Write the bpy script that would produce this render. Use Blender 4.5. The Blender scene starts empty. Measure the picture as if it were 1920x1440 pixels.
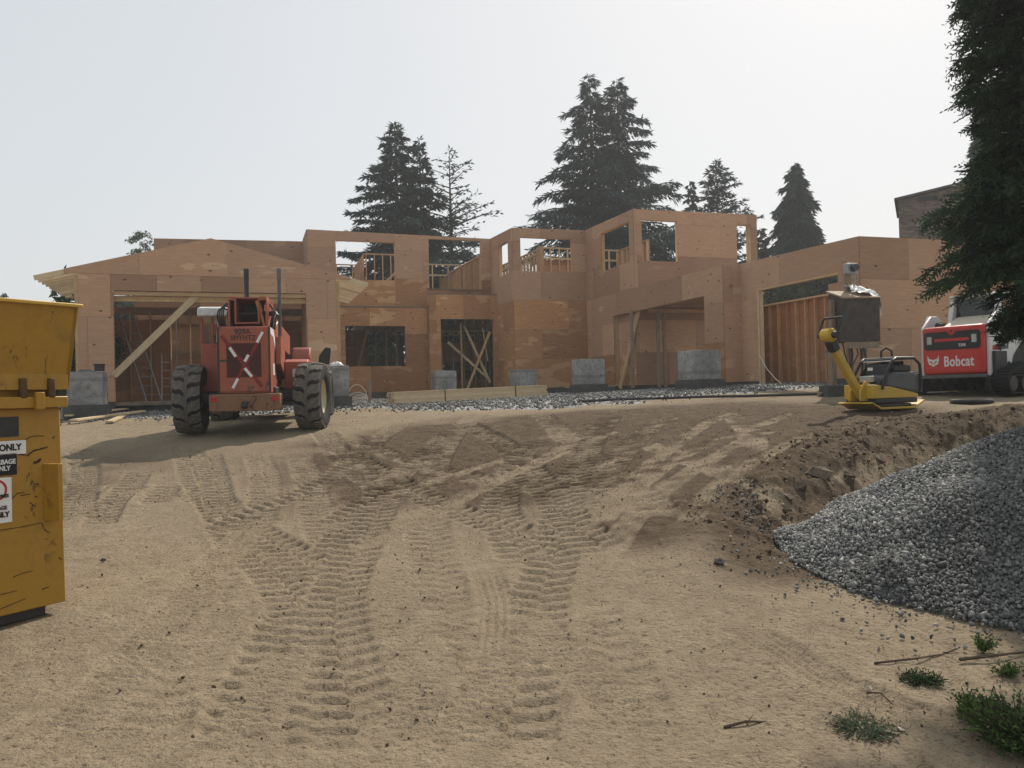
import bpy, bmesh, math, random
import numpy as np
from mathutils import Vector, Matrix, Euler

random.seed(7)
rng = np.random.default_rng(11)
scene = bpy.context.scene
COL = scene.collection
R_ = math.radians

# ------------------------------------------------------------------ camera
CAM = Vector((0.0, 0.0, 1.6))
F_PX, W_PX, H_PX = 1478.0, 1920.0, 1440.0          # measured in the photograph's own pixels
cam_data = bpy.data.cameras.new('camera')
cam_data.sensor_fit = 'HORIZONTAL'
cam_data.sensor_width = 36.0
cam_data.lens = 36.0 * F_PX / W_PX
cam_data.clip_start = 0.05
cam_data.clip_end = 3000
cam = bpy.data.objects.new('camera', cam_data)
COL.objects.link(cam)
CAM_R = Matrix.Rotation(R_(90.58), 3, 'X') @ Matrix.Rotation(R_(-1.4), 3, 'Z')
cam.matrix_world = Matrix.Translation(CAM) @ CAM_R.to_4x4()
scene.camera = cam

# ------------------------------------------------------------------ sky, sun, exposure
SUN_AZ, SUN_EL = R_(29.0), R_(44.0)                # azimuth clockwise from +Y
world = bpy.data.worlds.new('World')
scene.world = world
world.use_nodes = True
wn = world.node_tree
wn.nodes.clear()
sky = wn.nodes.new('ShaderNodeTexSky')
sky.sky_type = 'NISHITA'
sky.sun_disc = False
sky.sun_elevation = SUN_EL
sky.sun_rotation = SUN_AZ
sky.altitude = 50
sky.air_density = 1.0
sky.dust_density = 2.5
sky.ozone_density = 1.0
bg = wn.nodes.new('ShaderNodeBackground')
bg.inputs['Strength'].default_value = 0.10
wo = wn.nodes.new('ShaderNodeOutputWorld')
hs = wn.nodes.new('ShaderNodeHueSaturation')
hs.inputs['Saturation'].default_value = 0.85
hs.inputs['Hue'].default_value = 0.486
gm_ = wn.nodes.new('ShaderNodeGamma')             # smoke evens the sky out: less contrast between the sun's side and the rest
gm_.inputs['Gamma'].default_value = 0.22
sc_ = wn.nodes.new('ShaderNodeVectorMath'); sc_.operation = 'SCALE'
sc_.inputs['Scale'].default_value = 5.0
wn.links.new(sky.outputs[0], gm_.inputs[0])
wn.links.new(gm_.outputs[0], hs.inputs['Color'])
wn.links.new(hs.outputs[0], sc_.inputs[0])
wn.links.new(sc_.outputs[0], bg.inputs[0])
wn.links.new(bg.outputs[0], wo.inputs[0])
sun_data = bpy.data.lights.new('sun', 'SUN')
sun_data.energy = 4.6
sun_data.angle = R_(0.8)
sun_data.color = (1.0, 0.91, 0.79)
sun = bpy.data.objects.new('sun', sun_data)
COL.objects.link(sun)
SUN_DIR = Vector((math.sin(SUN_AZ) * math.cos(SUN_EL), math.cos(SUN_AZ) * math.cos(SUN_EL), math.sin(SUN_EL)))
sun.rotation_euler = SUN_DIR.to_track_quat('Z', 'Y').to_euler()
vs = scene.view_settings
vs.view_transform = 'Standard'
vs.look = 'None'
vs.exposure = 0.10
vs.gamma = 1.0
vs.use_curve_mapping = False
scene.cycles.max_bounces = 6
scene.cycles.diffuse_bounces = 3
scene.cycles.glossy_bounces = 2
scene.cycles.transparent_max_bounces = 6
scene.cycles.volume_bounces = 0
scene.cycles.sample_clamp_indirect = 6

# ------------------------------------------------------------------ measuring: a direction seen from the camera -> a place in metres
def ray(px, py):
    return CAM_R @ Vector(((px - W_PX / 2) / F_PX, (H_PX / 2 - py) / F_PX, -1.0))
def at(px, py, Y):
    d = ray(px, py)
    return CAM + d * (Y / d.y)
def at_ground(px, py, ymax=60.0):
    d = ray(px, py)
    Y = np.linspace(2.0, ymax, 6000)
    t = Y / d.y
    zz = CAM.z + d.z * t
    g = gz(CAM.x + d.x * t, Y)
    k = int(np.argmax(zz <= g)) if (zz <= g).any() else len(Y) - 1
    return Vector((float(CAM.x + d.x * t[k]), float(Y[k]), float(g[k])))

# ------------------------------------------------------------------ object helpers
def tag(o, label=None, cat=None, group=None, kind=None):
    if label: o['label'] = label
    if cat: o['category'] = cat
    if group: o['group'] = group
    if kind: o['kind'] = kind
    return o
def empty(name, loc=(0, 0, 0), rz=0.0, label=None, cat=None, group=None):
    o = bpy.data.objects.new(name, None)
    o.empty_display_size = 0.2
    COL.objects.link(o)
    o.location = loc
    o.rotation_euler = (0, 0, rz)
    return tag(o, label, cat, group)
def link(name, mesh, mat=None, parent=None, M=None):
    o = bpy.data.objects.new(name, mesh)
    COL.objects.link(o)
    if mat is not None and not mesh.materials:
        mesh.materials.append(mat)
    if parent is not None: o.parent = parent
    if M is not None: o.matrix_local = M
    return o
def copy_tree(o, parent=None):
    c = o.copy()
    COL.objects.link(c)
    c.parent = parent
    for ch in list(o.children):
        copy_tree(ch, c)
    return c

class MB:
    """collects faces; build() links them as one mesh object"""
    def __init__(self):
        self.v, self.f = [], []
    def add(self, vs_, fs_, M=None):
        n = len(self.v)
        if M is not None: vs_ = [M @ Vector(p) for p in vs_]
        self.v += [tuple(p) for p in vs_]
        self.f += [tuple(i + n for i in f) for f in fs_]
        return self
    def box(self, lo, hi, M=None):
        x0, y0, z0 = lo; x1, y1, z1 = hi
        return self.add([(x0,y0,z0),(x1,y0,z0),(x1,y1,z0),(x0,y1,z0),(x0,y0,z1),(x1,y0,z1),(x1,y1,z1),(x0,y1,z1)],
                        [(0,3,2,1),(4,5,6,7),(0,1,5,4),(1,2,6,5),(2,3,7,6),(3,0,4,7)], M)
    def bar(self, p, q, w, h, up=(0, 0, 1)):
        p, q, up = Vector(p), Vector(q), Vector(up)
        d = (q - p).normalized()
        s = d.cross(up)
        if s.length < 1e-4: s = d.cross(Vector((0, 1, 0)))
        s.normalize(); u = s.cross(d)
        s, u = s * (w / 2), u * (h / 2)
        vs_ = [p-s-u, p+s-u, p+s+u, p-s+u, q-s-u, q+s-u, q+s+u, q-s+u]
        return self.add(vs_, [(0,1,2,3),(7,6,5,4),(4,5,1,0),(5,6,2,1),(6,7,3,2),(7,4,0,3)])
    def prism(self, poly, a, b, axis='x'):
        """poly: 2D outline; extruded along axis from a to b"""
        n = len(poly)
        def P(u, w, t):
            return {'x': (t, u, w), 'y': (u, t, w), 'z': (u, w, t)}[axis]
        vs_ = [P(u, w, a) for u, w in poly] + [P(u, w, b) for u, w in poly]
        fs_ = [tuple(range(n))[::-1], tuple(range(n, 2 * n))]
        fs_ += [(i, (i + 1) % n, n + (i + 1) % n, n + i) for i in range(n)]
        return self.add(vs_, fs_)
    def tube(self, pts, r, n=8, closed=False):
        pts = [Vector(p) for p in pts]
        m = len(pts)
        rr = r if isinstance(r, (list, tuple)) else [r] * m
        vs_, fs_ = [], []
        prev = None
        for i, p in enumerate(pts):
            a = pts[i - 1] if (i or closed) else p
            b = pts[(i + 1) % m] if (i < m - 1 or closed) else p
            d = (b - a).normalized()
            if prev is None:
                s = d.orthogonal().normalized()
            else:
                s = (prev - d * prev.dot(d))
                s = s.normalized() if s.length > 1e-5 else d.orthogonal().normalized()
            prev = s
            t = d.cross(s)
            for k in range(n):
                an = 2 * math.pi * k / n
                vs_.append(p + (s * math.cos(an) + t * math.sin(an)) * rr[i])
        rows = m if closed else m - 1
        for i in range(rows):
            for k in range(n):
                j = (i + 1) % m
                fs_.append((i*n+k, i*n+(k+1) % n, j*n+(k+1) % n, j*n+k))
        if not closed:
            fs_.append(tuple(range(n))[::-1])
            fs_.append(tuple((m-1)*n + k for k in range(n)))
        return self.add(vs_, fs_)
    def lathe(self, prof, n=32, axis='x', M=None, cap=True):
        """prof: (along axis, radius)"""
        vs_, fs_ = [], []
        m = len(prof)
        for a, r in prof:
            for k in range(n):
                t = 2 * math.pi * k / n
                c, s = r * math.cos(t), r * math.sin(t)
                vs_.append({'x': (a, c, s), 'y': (c, a, s), 'z': (c, s, a)}[axis])
        for i in range(m - 1):
            for k in range(n):
                fs_.append((i*n+k, i*n+(k+1) % n, (i+1)*n+(k+1) % n, (i+1)*n+k))
        if cap: fs_ += [tuple(range(n))[::-1], tuple((m-1)*n+k for k in range(n))]
        return self.add(vs_, fs_, M)
    def mesh(self, name, smooth=False):
        me = bpy.data.meshes.new(name)
        me.from_pydata(self.v, [], self.f)
        bm = bmesh.new(); bm.from_mesh(me)
        bmesh.ops.recalc_face_normals(bm, faces=bm.faces)
        bm.to_mesh(me); bm.free()
        if smooth:
            me.polygons.foreach_set('use_smooth', [True] * len(me.polygons))
            me.set_sharp_from_angle(angle=R_(38))
        return me
    def build(self, name, mat, parent=None, bevel=0.0, smooth=False, M=None, seg=2):
        o = link(name, self.mesh(name, smooth or bevel > 0), mat, parent, M)
        if bevel > 0:
            b = o.modifiers.new('bevel', 'BEVEL')
            b.width = bevel; b.segments = seg; b.limit_method = 'ANGLE'; b.angle_limit = R_(35)
        return o
def box(lo, hi, M=None): return MB().box(lo, hi, M)

def np_mesh(name, V, F, mat=None, attr=None, smooth=False):
    """bulk mesh from numpy arrays (F: n x 3 or n x 4)"""
    me = bpy.data.meshes.new(name)
    V = np.ascontiguousarray(V, dtype=np.float32); F = np.ascontiguousarray(F, dtype=np.int32)
    k = F.shape[1]
    me.vertices.add(len(V)); me.vertices.foreach_set('co', V.ravel())
    me.loops.add(F.size); me.loops.foreach_set('vertex_index', F.ravel())
    me.polygons.add(len(F)); me.polygons.foreach_set('loop_start', np.arange(0, F.size, k, dtype=np.int32))
    if smooth: me.polygons.foreach_set('use_smooth', np.ones(len(F), dtype=bool))
    me.update(calc_edges=True)
    for nm, arr in (attr or {}).items():
        a = me.attributes.new(nm, 'FLOAT', 'POINT')
        a.data.foreach_set('value', np.ascontiguousarray(arr, dtype=np.float32))
    if mat is not None: me.materials.append(mat)
    return me

def text(body, size, mat, parent, M, name='lettering', bold=0.0, sx=1.0, align='CENTER', ext=0.002, space=1.0):
    c = bpy.data.curves.new(name, 'FONT')
    c.body = body; c.size = size; c.align_x = align; c.align_y = 'CENTER'
    c.extrude = ext; c.offset = bold; c.resolution_u = 3; c.space_character = space
    tmp = bpy.data.objects.new(name, c)
    COL.objects.link(tmp)
    me = bpy.data.meshes.new_from_object(tmp.evaluated_get(bpy.context.evaluated_depsgraph_get()))
    bpy.data.objects.remove(tmp); bpy.data.curves.remove(c)
    me.materials.clear(); me.materials.append(mat)
    o = bpy.data.objects.new(name, me)
    COL.objects.link(o)
    if parent is not None: o.parent = parent
    o.matrix_local = M @ Matrix.Diagonal((sx, 1, 1, 1))
    return o

# ------------------------------------------------------------------ numpy value noise
def vnoise(x, y, scale, seed=0):
    r = np.random.default_rng(seed)
    T = r.random((256, 256))
    u, v = np.asarray(x) / scale + 77.3, np.asarray(y) / scale + 31.7
    i, j = np.floor(u).astype(int), np.floor(v).astype(int)
    a, b = u - i, v - j
    a, b = a*a*(3-2*a), b*b*(3-2*b)
    i0, i1, j0, j1 = i % 256, (i+1) % 256, j % 256, (j+1) % 256
    return ((T[i0, j0]*(1-a) + T[i1, j0]*a)*(1-b) + (T[i0, j1]*(1-a) + T[i1, j1]*a)*b) * 2 - 1
def fbm(x, y, scale, seed=0, oct_=4):
    s, a = 0, 1.0
    for k in range(oct_):
        s = s + a * vnoise(x, y, scale / 2**k, seed + k); a *= 0.5
    return s / 1.9
def sstep(a, b, x):
    t = np.clip((x - a) / (b - a), 0, 1)
    return t * t * (3 - 2 * t)

# ------------------------------------------------------------------ materials
def srgb(r, g, b):
    f = lambda c: (c/255/12.92) if c/255 <= 0.04045 else ((c/255+0.055)/1.055)**2.4
    return (f(r), f(g), f(b), 1.0)
class Mat:
    def __init__(self, name, rough=0.8, spec=0.3, metal=0.0):
        self.m = bpy.data.materials.new(name); self.m.use_nodes = True
        self.t = self.m.node_tree; self.t.nodes.clear()
        self.out = self.n('ShaderNodeOutputMaterial')
        self.b = self.n('ShaderNodeBsdfPrincipled')
        self.b.inputs['Roughness'].default_value = rough
        self.b.inputs['Specular IOR Level'].default_value = spec
        self.b.inputs['Metallic'].default_value = metal
        self.l(self.b.outputs[0], self.out.inputs[0])
    def n(self, typ, **kw):
        nd = self.t.nodes.new(typ)
        for k, v in kw.items(): setattr(nd, k, v)
        return nd
    def l(self, a, b): self.t.links.new(a, b)
    def val(self, sock, v):
        if isinstance(v, (int, float, tuple, list)): sock.default_value = v
        else: self.l(v, sock)
    def coord(self, kind='Object', scale=(1, 1, 1), loc=None, rnd=False):
        tc = self.n('ShaderNodeTexCoord')
        mp = self.n('ShaderNodeMapping')
        mp.inputs['Scale'].default_value = scale
        self.l(tc.outputs[kind], mp.inputs[0])
        if rnd:                                     # every object gets its own piece of the grain
            oi = self.n('ShaderNodeObjectInfo')
            mu = self.math('MULTIPLY', oi.outputs['Random'], 57.0)
            cx = self.n('ShaderNodeCombineXYZ')
            for k in range(3): self.l(mu, cx.inputs[k])
            self.l(cx.outputs[0], mp.inputs['Location'])
        return mp.outputs[0]
    def noise(self, vec, scale, detail=4, rough=0.6, dist=0.0):
        nd = self.n('ShaderNodeTexNoise')
        nd.inputs['Scale'].default_value = scale; nd.inputs['Detail'].default_value = detail
        nd.inputs['Roughness'].default_value = rough; nd.inputs['Distortion'].default_value = dist
        if vec is not None: self.l(vec, nd.inputs['Vector'])
        return nd.outputs[0]
    def vor(self, vec, scale, feature='F1', out=0):
        nd = self.n('ShaderNodeTexVoronoi', feature=feature)
        nd.inputs['Scale'].default_value = scale
        self.l(vec, nd.inputs['Vector'])
        return nd.outputs[out]
    def ramp(self, fac, stops, interp='LINEAR'):
        nd = self.n('ShaderNodeValToRGB')
        nd.color_ramp.interpolation = interp
        el = nd.color_ramp.elements
        while len(el) < len(stops): el.new(0.5)
        for e, (p, c) in zip(el, stops):
            e.position = p; e.color = c if isinstance(c, (tuple, list)) else (c, c, c, 1)
        self.l(fac, nd.inputs[0])
        return nd.outputs[0]
    def mix(self, fac, a, b, mode='MIX'):
        nd = self.n('ShaderNodeMix', data_type='RGBA', blend_type=mode)
        self.val(nd.inputs[0], fac); self.val(nd.inputs[6], a); self.val(nd.inputs[7], b)
        return nd.outputs[2]
    def math(self, op, a, b=0.0, c=None):
        nd = self.n('ShaderNodeMath', operation=op)
        self.val(nd.inputs[0], a); self.val(nd.inputs[1], b)
        if c is not None: self.val(nd.inputs[2], c)
        return nd.outputs[0]
    def attr(self, name):
        return self.n('ShaderNodeAttribute', attribute_name=name).outputs['Fac']
    def rand(self): return self.n('ShaderNodeObjectInfo').outputs['Random']
    def color(self, c): self.val(self.b.inputs['Base Color'], c); return self
    def bump(self, h, strength=0.5, dist=0.01):
        nd = self.n('ShaderNodeBump')
        nd.inputs['Strength'].default_value = strength; nd.inputs['Distance'].default_value = dist
        self.l(h, nd.inputs['Height']); self.l(nd.outputs[0], self.b.inputs['Normal'])
        return self

def painted(name, col, dirt=(0.16, 0.12, 0.085, 1), amount=0.5, rough=0.45, rust=None, scale=1.0):
    m = Mat(name, rough, 0.4)
    v = m.coord('Object')
    n1 = m.noise(v, 1.8 * scale, 6, 0.65)
    n2 = m.noise(v, 14 * scale, 5, 0.7)
    fade = m.mix(m.ramp(n1, [(0.35, 0.0), (0.75, 1.0)]), col, tuple(min(1, c * 1.18 + 0.012) for c in col[:3]) + (1,))
    d = m.math('MULTIPLY', m.ramp(n1, [(0.40, 0.0), (0.72, 1.0)]), m.ramp(n2, [(0.35, 0.15), (0.7, 1.0)]))
    c = m.mix(m.math('MULTIPLY', d, amount), fade, dirt)
    if rust:
        n3 = m.noise(m.coord('Object', loc=None, scale=(1, 1, 0.55)), 7 * scale, 6, 0.75, 0.6)
        n4 = m.noise(v, 1.1 * scale, 2)
        rm = m.math('MULTIPLY', m.ramp(n3, [(0.58, 0.0), (0.61, 1.0)]), m.ramp(n4, [(0.47, 0.0), (0.56, 1.0)]))
        c = m.mix(rm, c, rust)
    m.color(c)
    m.val(m.b.inputs['Roughness'], m.ramp(n2, [(0.3, rough - 0.08), (0.8, rough + 0.25)]))
    m.bump(n2, 0.12, 0.004)
    return m.m
def plain(name, col, rough=0.7, spec=0.3, metal=0.0, var=0.25, scale=9.0):
    m = Mat(name, rough, spec, metal)
    n1 = m.noise(m.coord('Object'), scale, 5, 0.65)
    c0 = tuple(c * (1 - var) for c in col[:3]) + (1,); c1 = tuple(min(1, c * (1 + var)) for c in col[:3]) + (1,)
    m.color(m.ramp(n1, [(0.3, c0), (0.7, c1)]))
    m.bump(n1, 0.15, 0.004)
    return m.m

def plywood(name, light, dark, stain, stain_pos=0.55, knots=1.0, spread=1.0):
    m = Mat(name, 0.85, 0.15)
    v = m.coord('Object', rnd=True)
    g = m.noise(m.coord('Object', scale=(1.2, 1.2, 14), rnd=True), 2.4, 5, 0.6, 0.5)
    base = m.mix(m.ramp(g, [(0.3, 0.0), (0.72, 1.0)]), dark, light)
    sn = m.noise(m.coord('Object', scale=(0.55, 0.55, 1.5), rnd=True), 1.3, 4, 0.55, 0.3)
    base = m.mix(m.math('MULTIPLY', m.ramp(sn, [(stain_pos, 0.0), (stain_pos + 0.025, 1.0)]), 0.75), base, stain)
    blot = m.noise(v, 0.9, 3)
    base = m.mix(m.ramp(blot, [(0.3, 0.0), (0.75, 0.55)]), base, dark)
    tint = m.ramp(m.rand(), [(0.0, tuple(1 - spread*k for k in (.38, .43, .47)) + (1,)), (0.5, (0.94, 0.93, 0.92, 1)), (1.0, tuple(1 + spread*k for k in (.18, .14, .07)) + (1,))])
    base = m.mix(1.0, base, tint, 'MULTIPLY')
    vk = m.coord('Object', scale=(0.7, 1, 1.25), rnd=True)
    kd = m.vor(vk, 3.4)
    kc = m.n('ShaderNodeTexVoronoi'); kc.inputs['Scale'].default_value = 3.4; m.l(vk, kc.inputs['Vector'])
    sel = m.n('ShaderNodeSeparateColor'); m.l(kc.outputs['Color'], sel.inputs[0])
    pick = m.ramp(sel.outputs[0], [(0.42, 0.0), (0.44, 1.0)])
    spot = m.math('MULTIPLY', m.ramp(kd, [(0.085, 1.0), (0.15, 0.0)]), pick)
    base = m.mix(m.math('MULTIPLY', spot, 0.72 * knots), base, (0.035, 0.018, 0.010, 1))
    m.color(base)
    m.bump(m.math('ADD', g, m.math('MULTIPLY', spot, -0.7)), 0.25, 0.004)
    return m.m
def lumber(name, a, b):
    m = Mat(name, 0.8, 0.2)
    g = m.noise(m.coord('Object', scale=(5, 5, 1.3), rnd=True), 3.0, 5, 0.65, 0.4)
    c = m.mix(m.ramp(g, [(0.3, 0.0), (0.7, 1.0)]), b, a)
    tint = m.ramp(m.rand(), [(0.0, (0.74, 0.70, 0.66, 1)), (1.0, (1.12, 1.1, 1.06, 1))])
    m.color(m.mix(1.0, c, tint, 'MULTIPLY'))
    m.bump(g, 0.2, 0.003)
    return m.m

PLY = plywood('plywood_weathered', (0.545, 0.345, 0.220, 1), (0.40, 0.240, 0.150, 1), (0.62, 0.44, 0.28, 1), 0.66, spread=.75)
PLY_DARK = plywood('plywood_dark_brown', (0.40, 0.255, 0.17, 1), (0.30, 0.185, 0.12, 1), (0.46, 0.32, 0.21, 1), 0.66, spread=.5)  # darker brown sheets, set the parapet apart from the gable
PLY_FRESH = plywood('plywood_fresh', (0.54, 0.300, 0.145, 1), (0.36, 0.180, 0.085, 1), (0.64, 0.42, 0.22, 1), 0.57)
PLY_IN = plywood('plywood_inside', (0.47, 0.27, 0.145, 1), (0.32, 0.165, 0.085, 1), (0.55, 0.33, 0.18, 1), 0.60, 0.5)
LUM = lumber('lumber', (0.60, 0.42, 0.24, 1), (0.42, 0.27, 0.14, 1))
LUM_PALE = lumber('lumber_pale', (0.66, 0.54, 0.36, 1), (0.50, 0.38, 0.23, 1))
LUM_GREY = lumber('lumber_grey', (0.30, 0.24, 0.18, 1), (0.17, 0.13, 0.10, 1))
m = Mat('concrete', .9, .2)
_n1 = m.noise(m.coord('Object', rnd=True), 1.7, 5, .65); _n2 = m.noise(m.coord('Object', rnd=True), 9, 5, .7)
_c = m.mix(m.ramp(_n1, [(.35, 0.0), (.65, 1.0)]), (.20, .20, .195, 1), (.37, .37, .36, 1))
_c = m.mix(m.ramp(_n2, [(.36, .7), (.5, 0.0)]), _c, (.13, .13, .125, 1))
_w = m.n('ShaderNodeTexWave', wave_type='BANDS', bands_direction='Z'); _w.inputs['Scale'].default_value = .42; _w.inputs['Distortion'].default_value = .6; m.l(m.coord('Object', rnd=True), _w.inputs['Vector'])
_c = m.mix(m.math('MULTIPLY', m.ramp(_w.outputs[0], [(.02, 1.0), (.05, 0.0)]), .45), _c, (.12, .12, .115, 1))
m.color(_c); m.bump(_n2, .3, .006)
CONC = m.m
CONC_DARK = plain('concrete_damp', (0.075, 0.075, 0.072, 1), 0.9, 0.2, var=0.3, scale=4)
RED = painted('faded_red_paint', (0.31, 0.072, 0.036, 1), (0.12, 0.08, 0.05, 1), amount=0.85, rough=0.5, rust=(0.09, 0.045, 0.028, 1))
RED_B = painted('loader_red_paint', (0.50, 0.030, 0.022, 1), amount=0.22, rough=0.35)
WHITE_B = painted('loader_white_paint', (0.60, 0.61, 0.60, 1), amount=0.35, rough=0.4)
YEL_D = painted('bin_yellow_paint', (0.36, 0.190, 0.016, 1), (0.13, 0.075, 0.022, 1), 0.75, 0.42, rust=(0.045, 0.024, 0.014, 1))
YEL_C = painted('compactor_yellow_paint', (0.56, 0.35, 0.022, 1), amount=0.6, rough=0.4)
BLACK = plain('black_plastic', (0.018, 0.019, 0.021, 1), 0.5, 0.4)
DARK = plain('dark_steel', (0.045, 0.043, 0.042, 1), 0.6, 0.4, 0.3)
GREY = plain('grey_cover', (0.085, 0.09, 0.095, 1), 0.5, 0.4)
STEEL = plain('grey_steel', (0.33, 0.34, 0.35, 1), 0.45, 0.5, 0.5)
RUBBER = plain('tyre_rubber', (0.016, 0.016, 0.016, 1), 0.8, 0.25)
RUBBER_D = plain('dusty_tyre_rubber', (0.115, 0.105, 0.09, 1), 0.9, 0.2, var=0.45, scale=16)
RUBBER_B = plain('rubber_track', (0.02, 0.02, 0.021, 1), 0.8, 0.25)
CREAM = painted('cream_rim_paint', (0.50, 0.43, 0.31, 1), amount=0.8, rough=0.6)
WHITE = plain('white_sheet', (0.74, 0.74, 0.72, 1), 0.6, 0.3, var=0.08)
DECAL_W = plain('white_decal', (0.70, 0.69, 0.66, 1), 0.5, 0.3, var=0.06)
DECAL_K = plain('black_decal', (0.012, 0.012, 0.012, 1), 0.5, 0.3, var=0.1)
DECAL_R = plain('red_decal', (0.42, 0.02, 0.02, 1), 0.5, 0.3, var=0.1)
GLASS = plain('dark_glass', (0.012, 0.018, 0.022, 1), 0.08, 0.6, var=0.1)
LENS = plain('lamp_lens', (0.42, 0.42, 0.40, 1), 0.2, 0.6, var=0.2)
BARK = plain('bark', (0.075, 0.055, 0.040, 1), 0.95, 0.1, var=0.4, scale=12)
def foliage(name, a, b):
    m = Mat(name, 0.7, 0.12)
    t = m.attr('tone')
    m.color(m.ramp(t, [(0.0, a), (1.0, b)]))
    tr = m.n('ShaderNodeBsdfTranslucent'); m.val(tr.inputs['Color'], m.ramp(t, [(0.0, a), (1.0, b)]))
    mx = m.n('ShaderNodeMixShader'); mx.inputs[0].default_value = 0.22
    m.l(m.b.outputs[0], mx.inputs[1]); m.l(tr.outputs[0], mx.inputs[2]); m.l(mx.outputs[0], m.out.inputs[0])
    return m.m
NEEDLE = foliage('fir_needles', (0.013, 0.032, 0.034, 1), (0.034, 0.072, 0.068, 1))
CEDAR = foliage('cedar_sprays', (0.014, 0.030, 0.016, 1), (0.055, 0.095, 0.038, 1))
LEAFY = foliage('green_leaves', (0.025, 0.055, 0.014, 1), (0.095, 0.150, 0.042, 1))
DRYLEAF = foliage('pale_leaves', (0.05, 0.075, 0.045, 1), (0.11, 0.15, 0.09, 1))
# ------------------------------------------------------------------ the ground: heights
_CP = np.array([  # x, y, z measured control points of the building platform
    (-3.2, 5.7, .10), (0, 3.3, .0), (-2, 3.3, .0), (2.2, 3.6, .03), (0, 0, -.06), (-6, 0, -.05), (6, 0, -.05),
    (-6.2, 15.3, .94), (-3.9, 15.3, .96), (0, 10, .48), (0.2, 6.5, .17), (.4, 16.4, 1.13), (-11.5, 21.5, 1.22), (-5, 22, 1.30),
    (0, 24, 1.40), (4, 24, 1.52), (6.5, 21, 1.58), (4.6, 13, 1.14), (9.5, 15.8, 1.32), (-10, 12, .62), (-8, 9, .30),
    (-5, 7.5, .22), (8, 12.3, 1.15), (2.1, 7.7, .50), (3.5, 9.1, .88), (5.6, 11.3, 1.05), (12, 14, 1.3), (-14, 16, .9),
    (0, 34, 1.5), (-14, 36, 1.5), (14, 34, 1.6), (14, 22, 1.6), (-20, 26, 1.3), (-18, 8, .3), (20, 16, 1.4)], float)
def _tps(r2): return 0.5 * r2 * np.log(r2 + 1e-9)
_n = len(_CP)
_A = np.zeros((_n + 3, _n + 3))
_d2 = ((_CP[:, None, :2] - _CP[None, :, :2])**2).sum(-1)
_A[:_n, :_n] = _tps(_d2) + np.eye(_n) * 0.4
_A[:_n, _n] = 1; _A[:_n, _n+1:] = _CP[:, :2]
_A[_n:, :_n] = _A[:_n, _n:].T
_W = np.linalg.solve(_A, np.concatenate([_CP[:, 2], [0, 0, 0]]))
def z_upper(x, y):
    x, y = np.asarray(x, float), np.asarray(y, float)
    xc, yc = np.clip(x, -22, 22), np.clip(y, -1, 38)
    s = _W[_n] + _W[_n+1] * xc + _W[_n+2] * yc
    for k in range(_n):
        s = s + _W[k] * _tps((xc - _CP[k, 0])**2 + (yc - _CP[k, 1])**2)
    return s
def z_lower(x, y):
    return np.interp(y, [-5, 0, 3.3, 6, 8, 11, 16, 22, 40], [-.06, -.06, .0, .10, .20, .38, .9, 1.4, 1.5])
CREST = [(1.2, 6.9), (2.1, 7.65), (3.5, 9.1), (5.6, 11.2), (7.9, 12.0), (12.0, 12.6), (40.0, 13.5)]
def crest_s(x, y):
    """signed distance to the crest of the dirt bank, positive on the platform side"""
    x, y = np.asarray(x, float), np.asarray(y, float)
    best = np.full(np.broadcast(x, y).shape, 1e9); sg = np.ones_like(best)
    for (ax, ay), (bx, by) in zip(CREST[:-1], CREST[1:]):
        dx, dy = bx - ax, by - ay
        t = np.clip(((x-ax)*dx + (y-ay)*dy) / (dx*dx + dy*dy), 0, 1)
        d = np.hypot(x - ax - t*dx, y - ay - t*dy)
        s = np.sign(dx*(y-ay) - dy*(x-ax))
        m = d < best
        best = np.where(m, d, best); sg = np.where(m, s, sg)
    return best * np.where(sg == 0, 1, sg)
def gz(x, y):
    x, y = np.asarray(x, float), np.asarray(y, float)
    s = crest_s(x, y)
    w = sstep(-1.0, 0.0, s)
    w = 1 - (1 - w) * sstep(1.2, 2.6, x)            # the bank dies out towards the middle of the drive
    return z_upper(x, y) * w + z_lower(x, y) * (1 - w)
PILE_C, PILE_A, PILE_H = (6.4, 6.9), 4.2, 1.16
def pile_h(x, y):
    """height of the crushed stone above the soil"""
    dx, dy = np.asarray(x, float) - PILE_C[0], np.asarray(y, float) - PILE_C[1]
    b = np.where(dy < 0, 2.55, 2.0); ex = np.where(dy < 0, 2.9, 1.45)
    wob = 1 + .05 * vnoise(x, y, 1.1, 7) + .03 * vnoise(x, y, .4, 8)
    r = ((np.abs(dx) / PILE_A)**ex + (np.abs(dy) / b)**ex)**(1/ex) * wob
    h = PILE_H * (1 - np.clip(r, 0, 1)**2.4)
    h = h + .10 * vnoise(x, y, .9, 5) * sstep(1.0, .75, r) + .03 * vnoise(x, y, .3, 6) * sstep(1.0, .9, r)
    return np.where(r < 1, h, 0)

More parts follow.
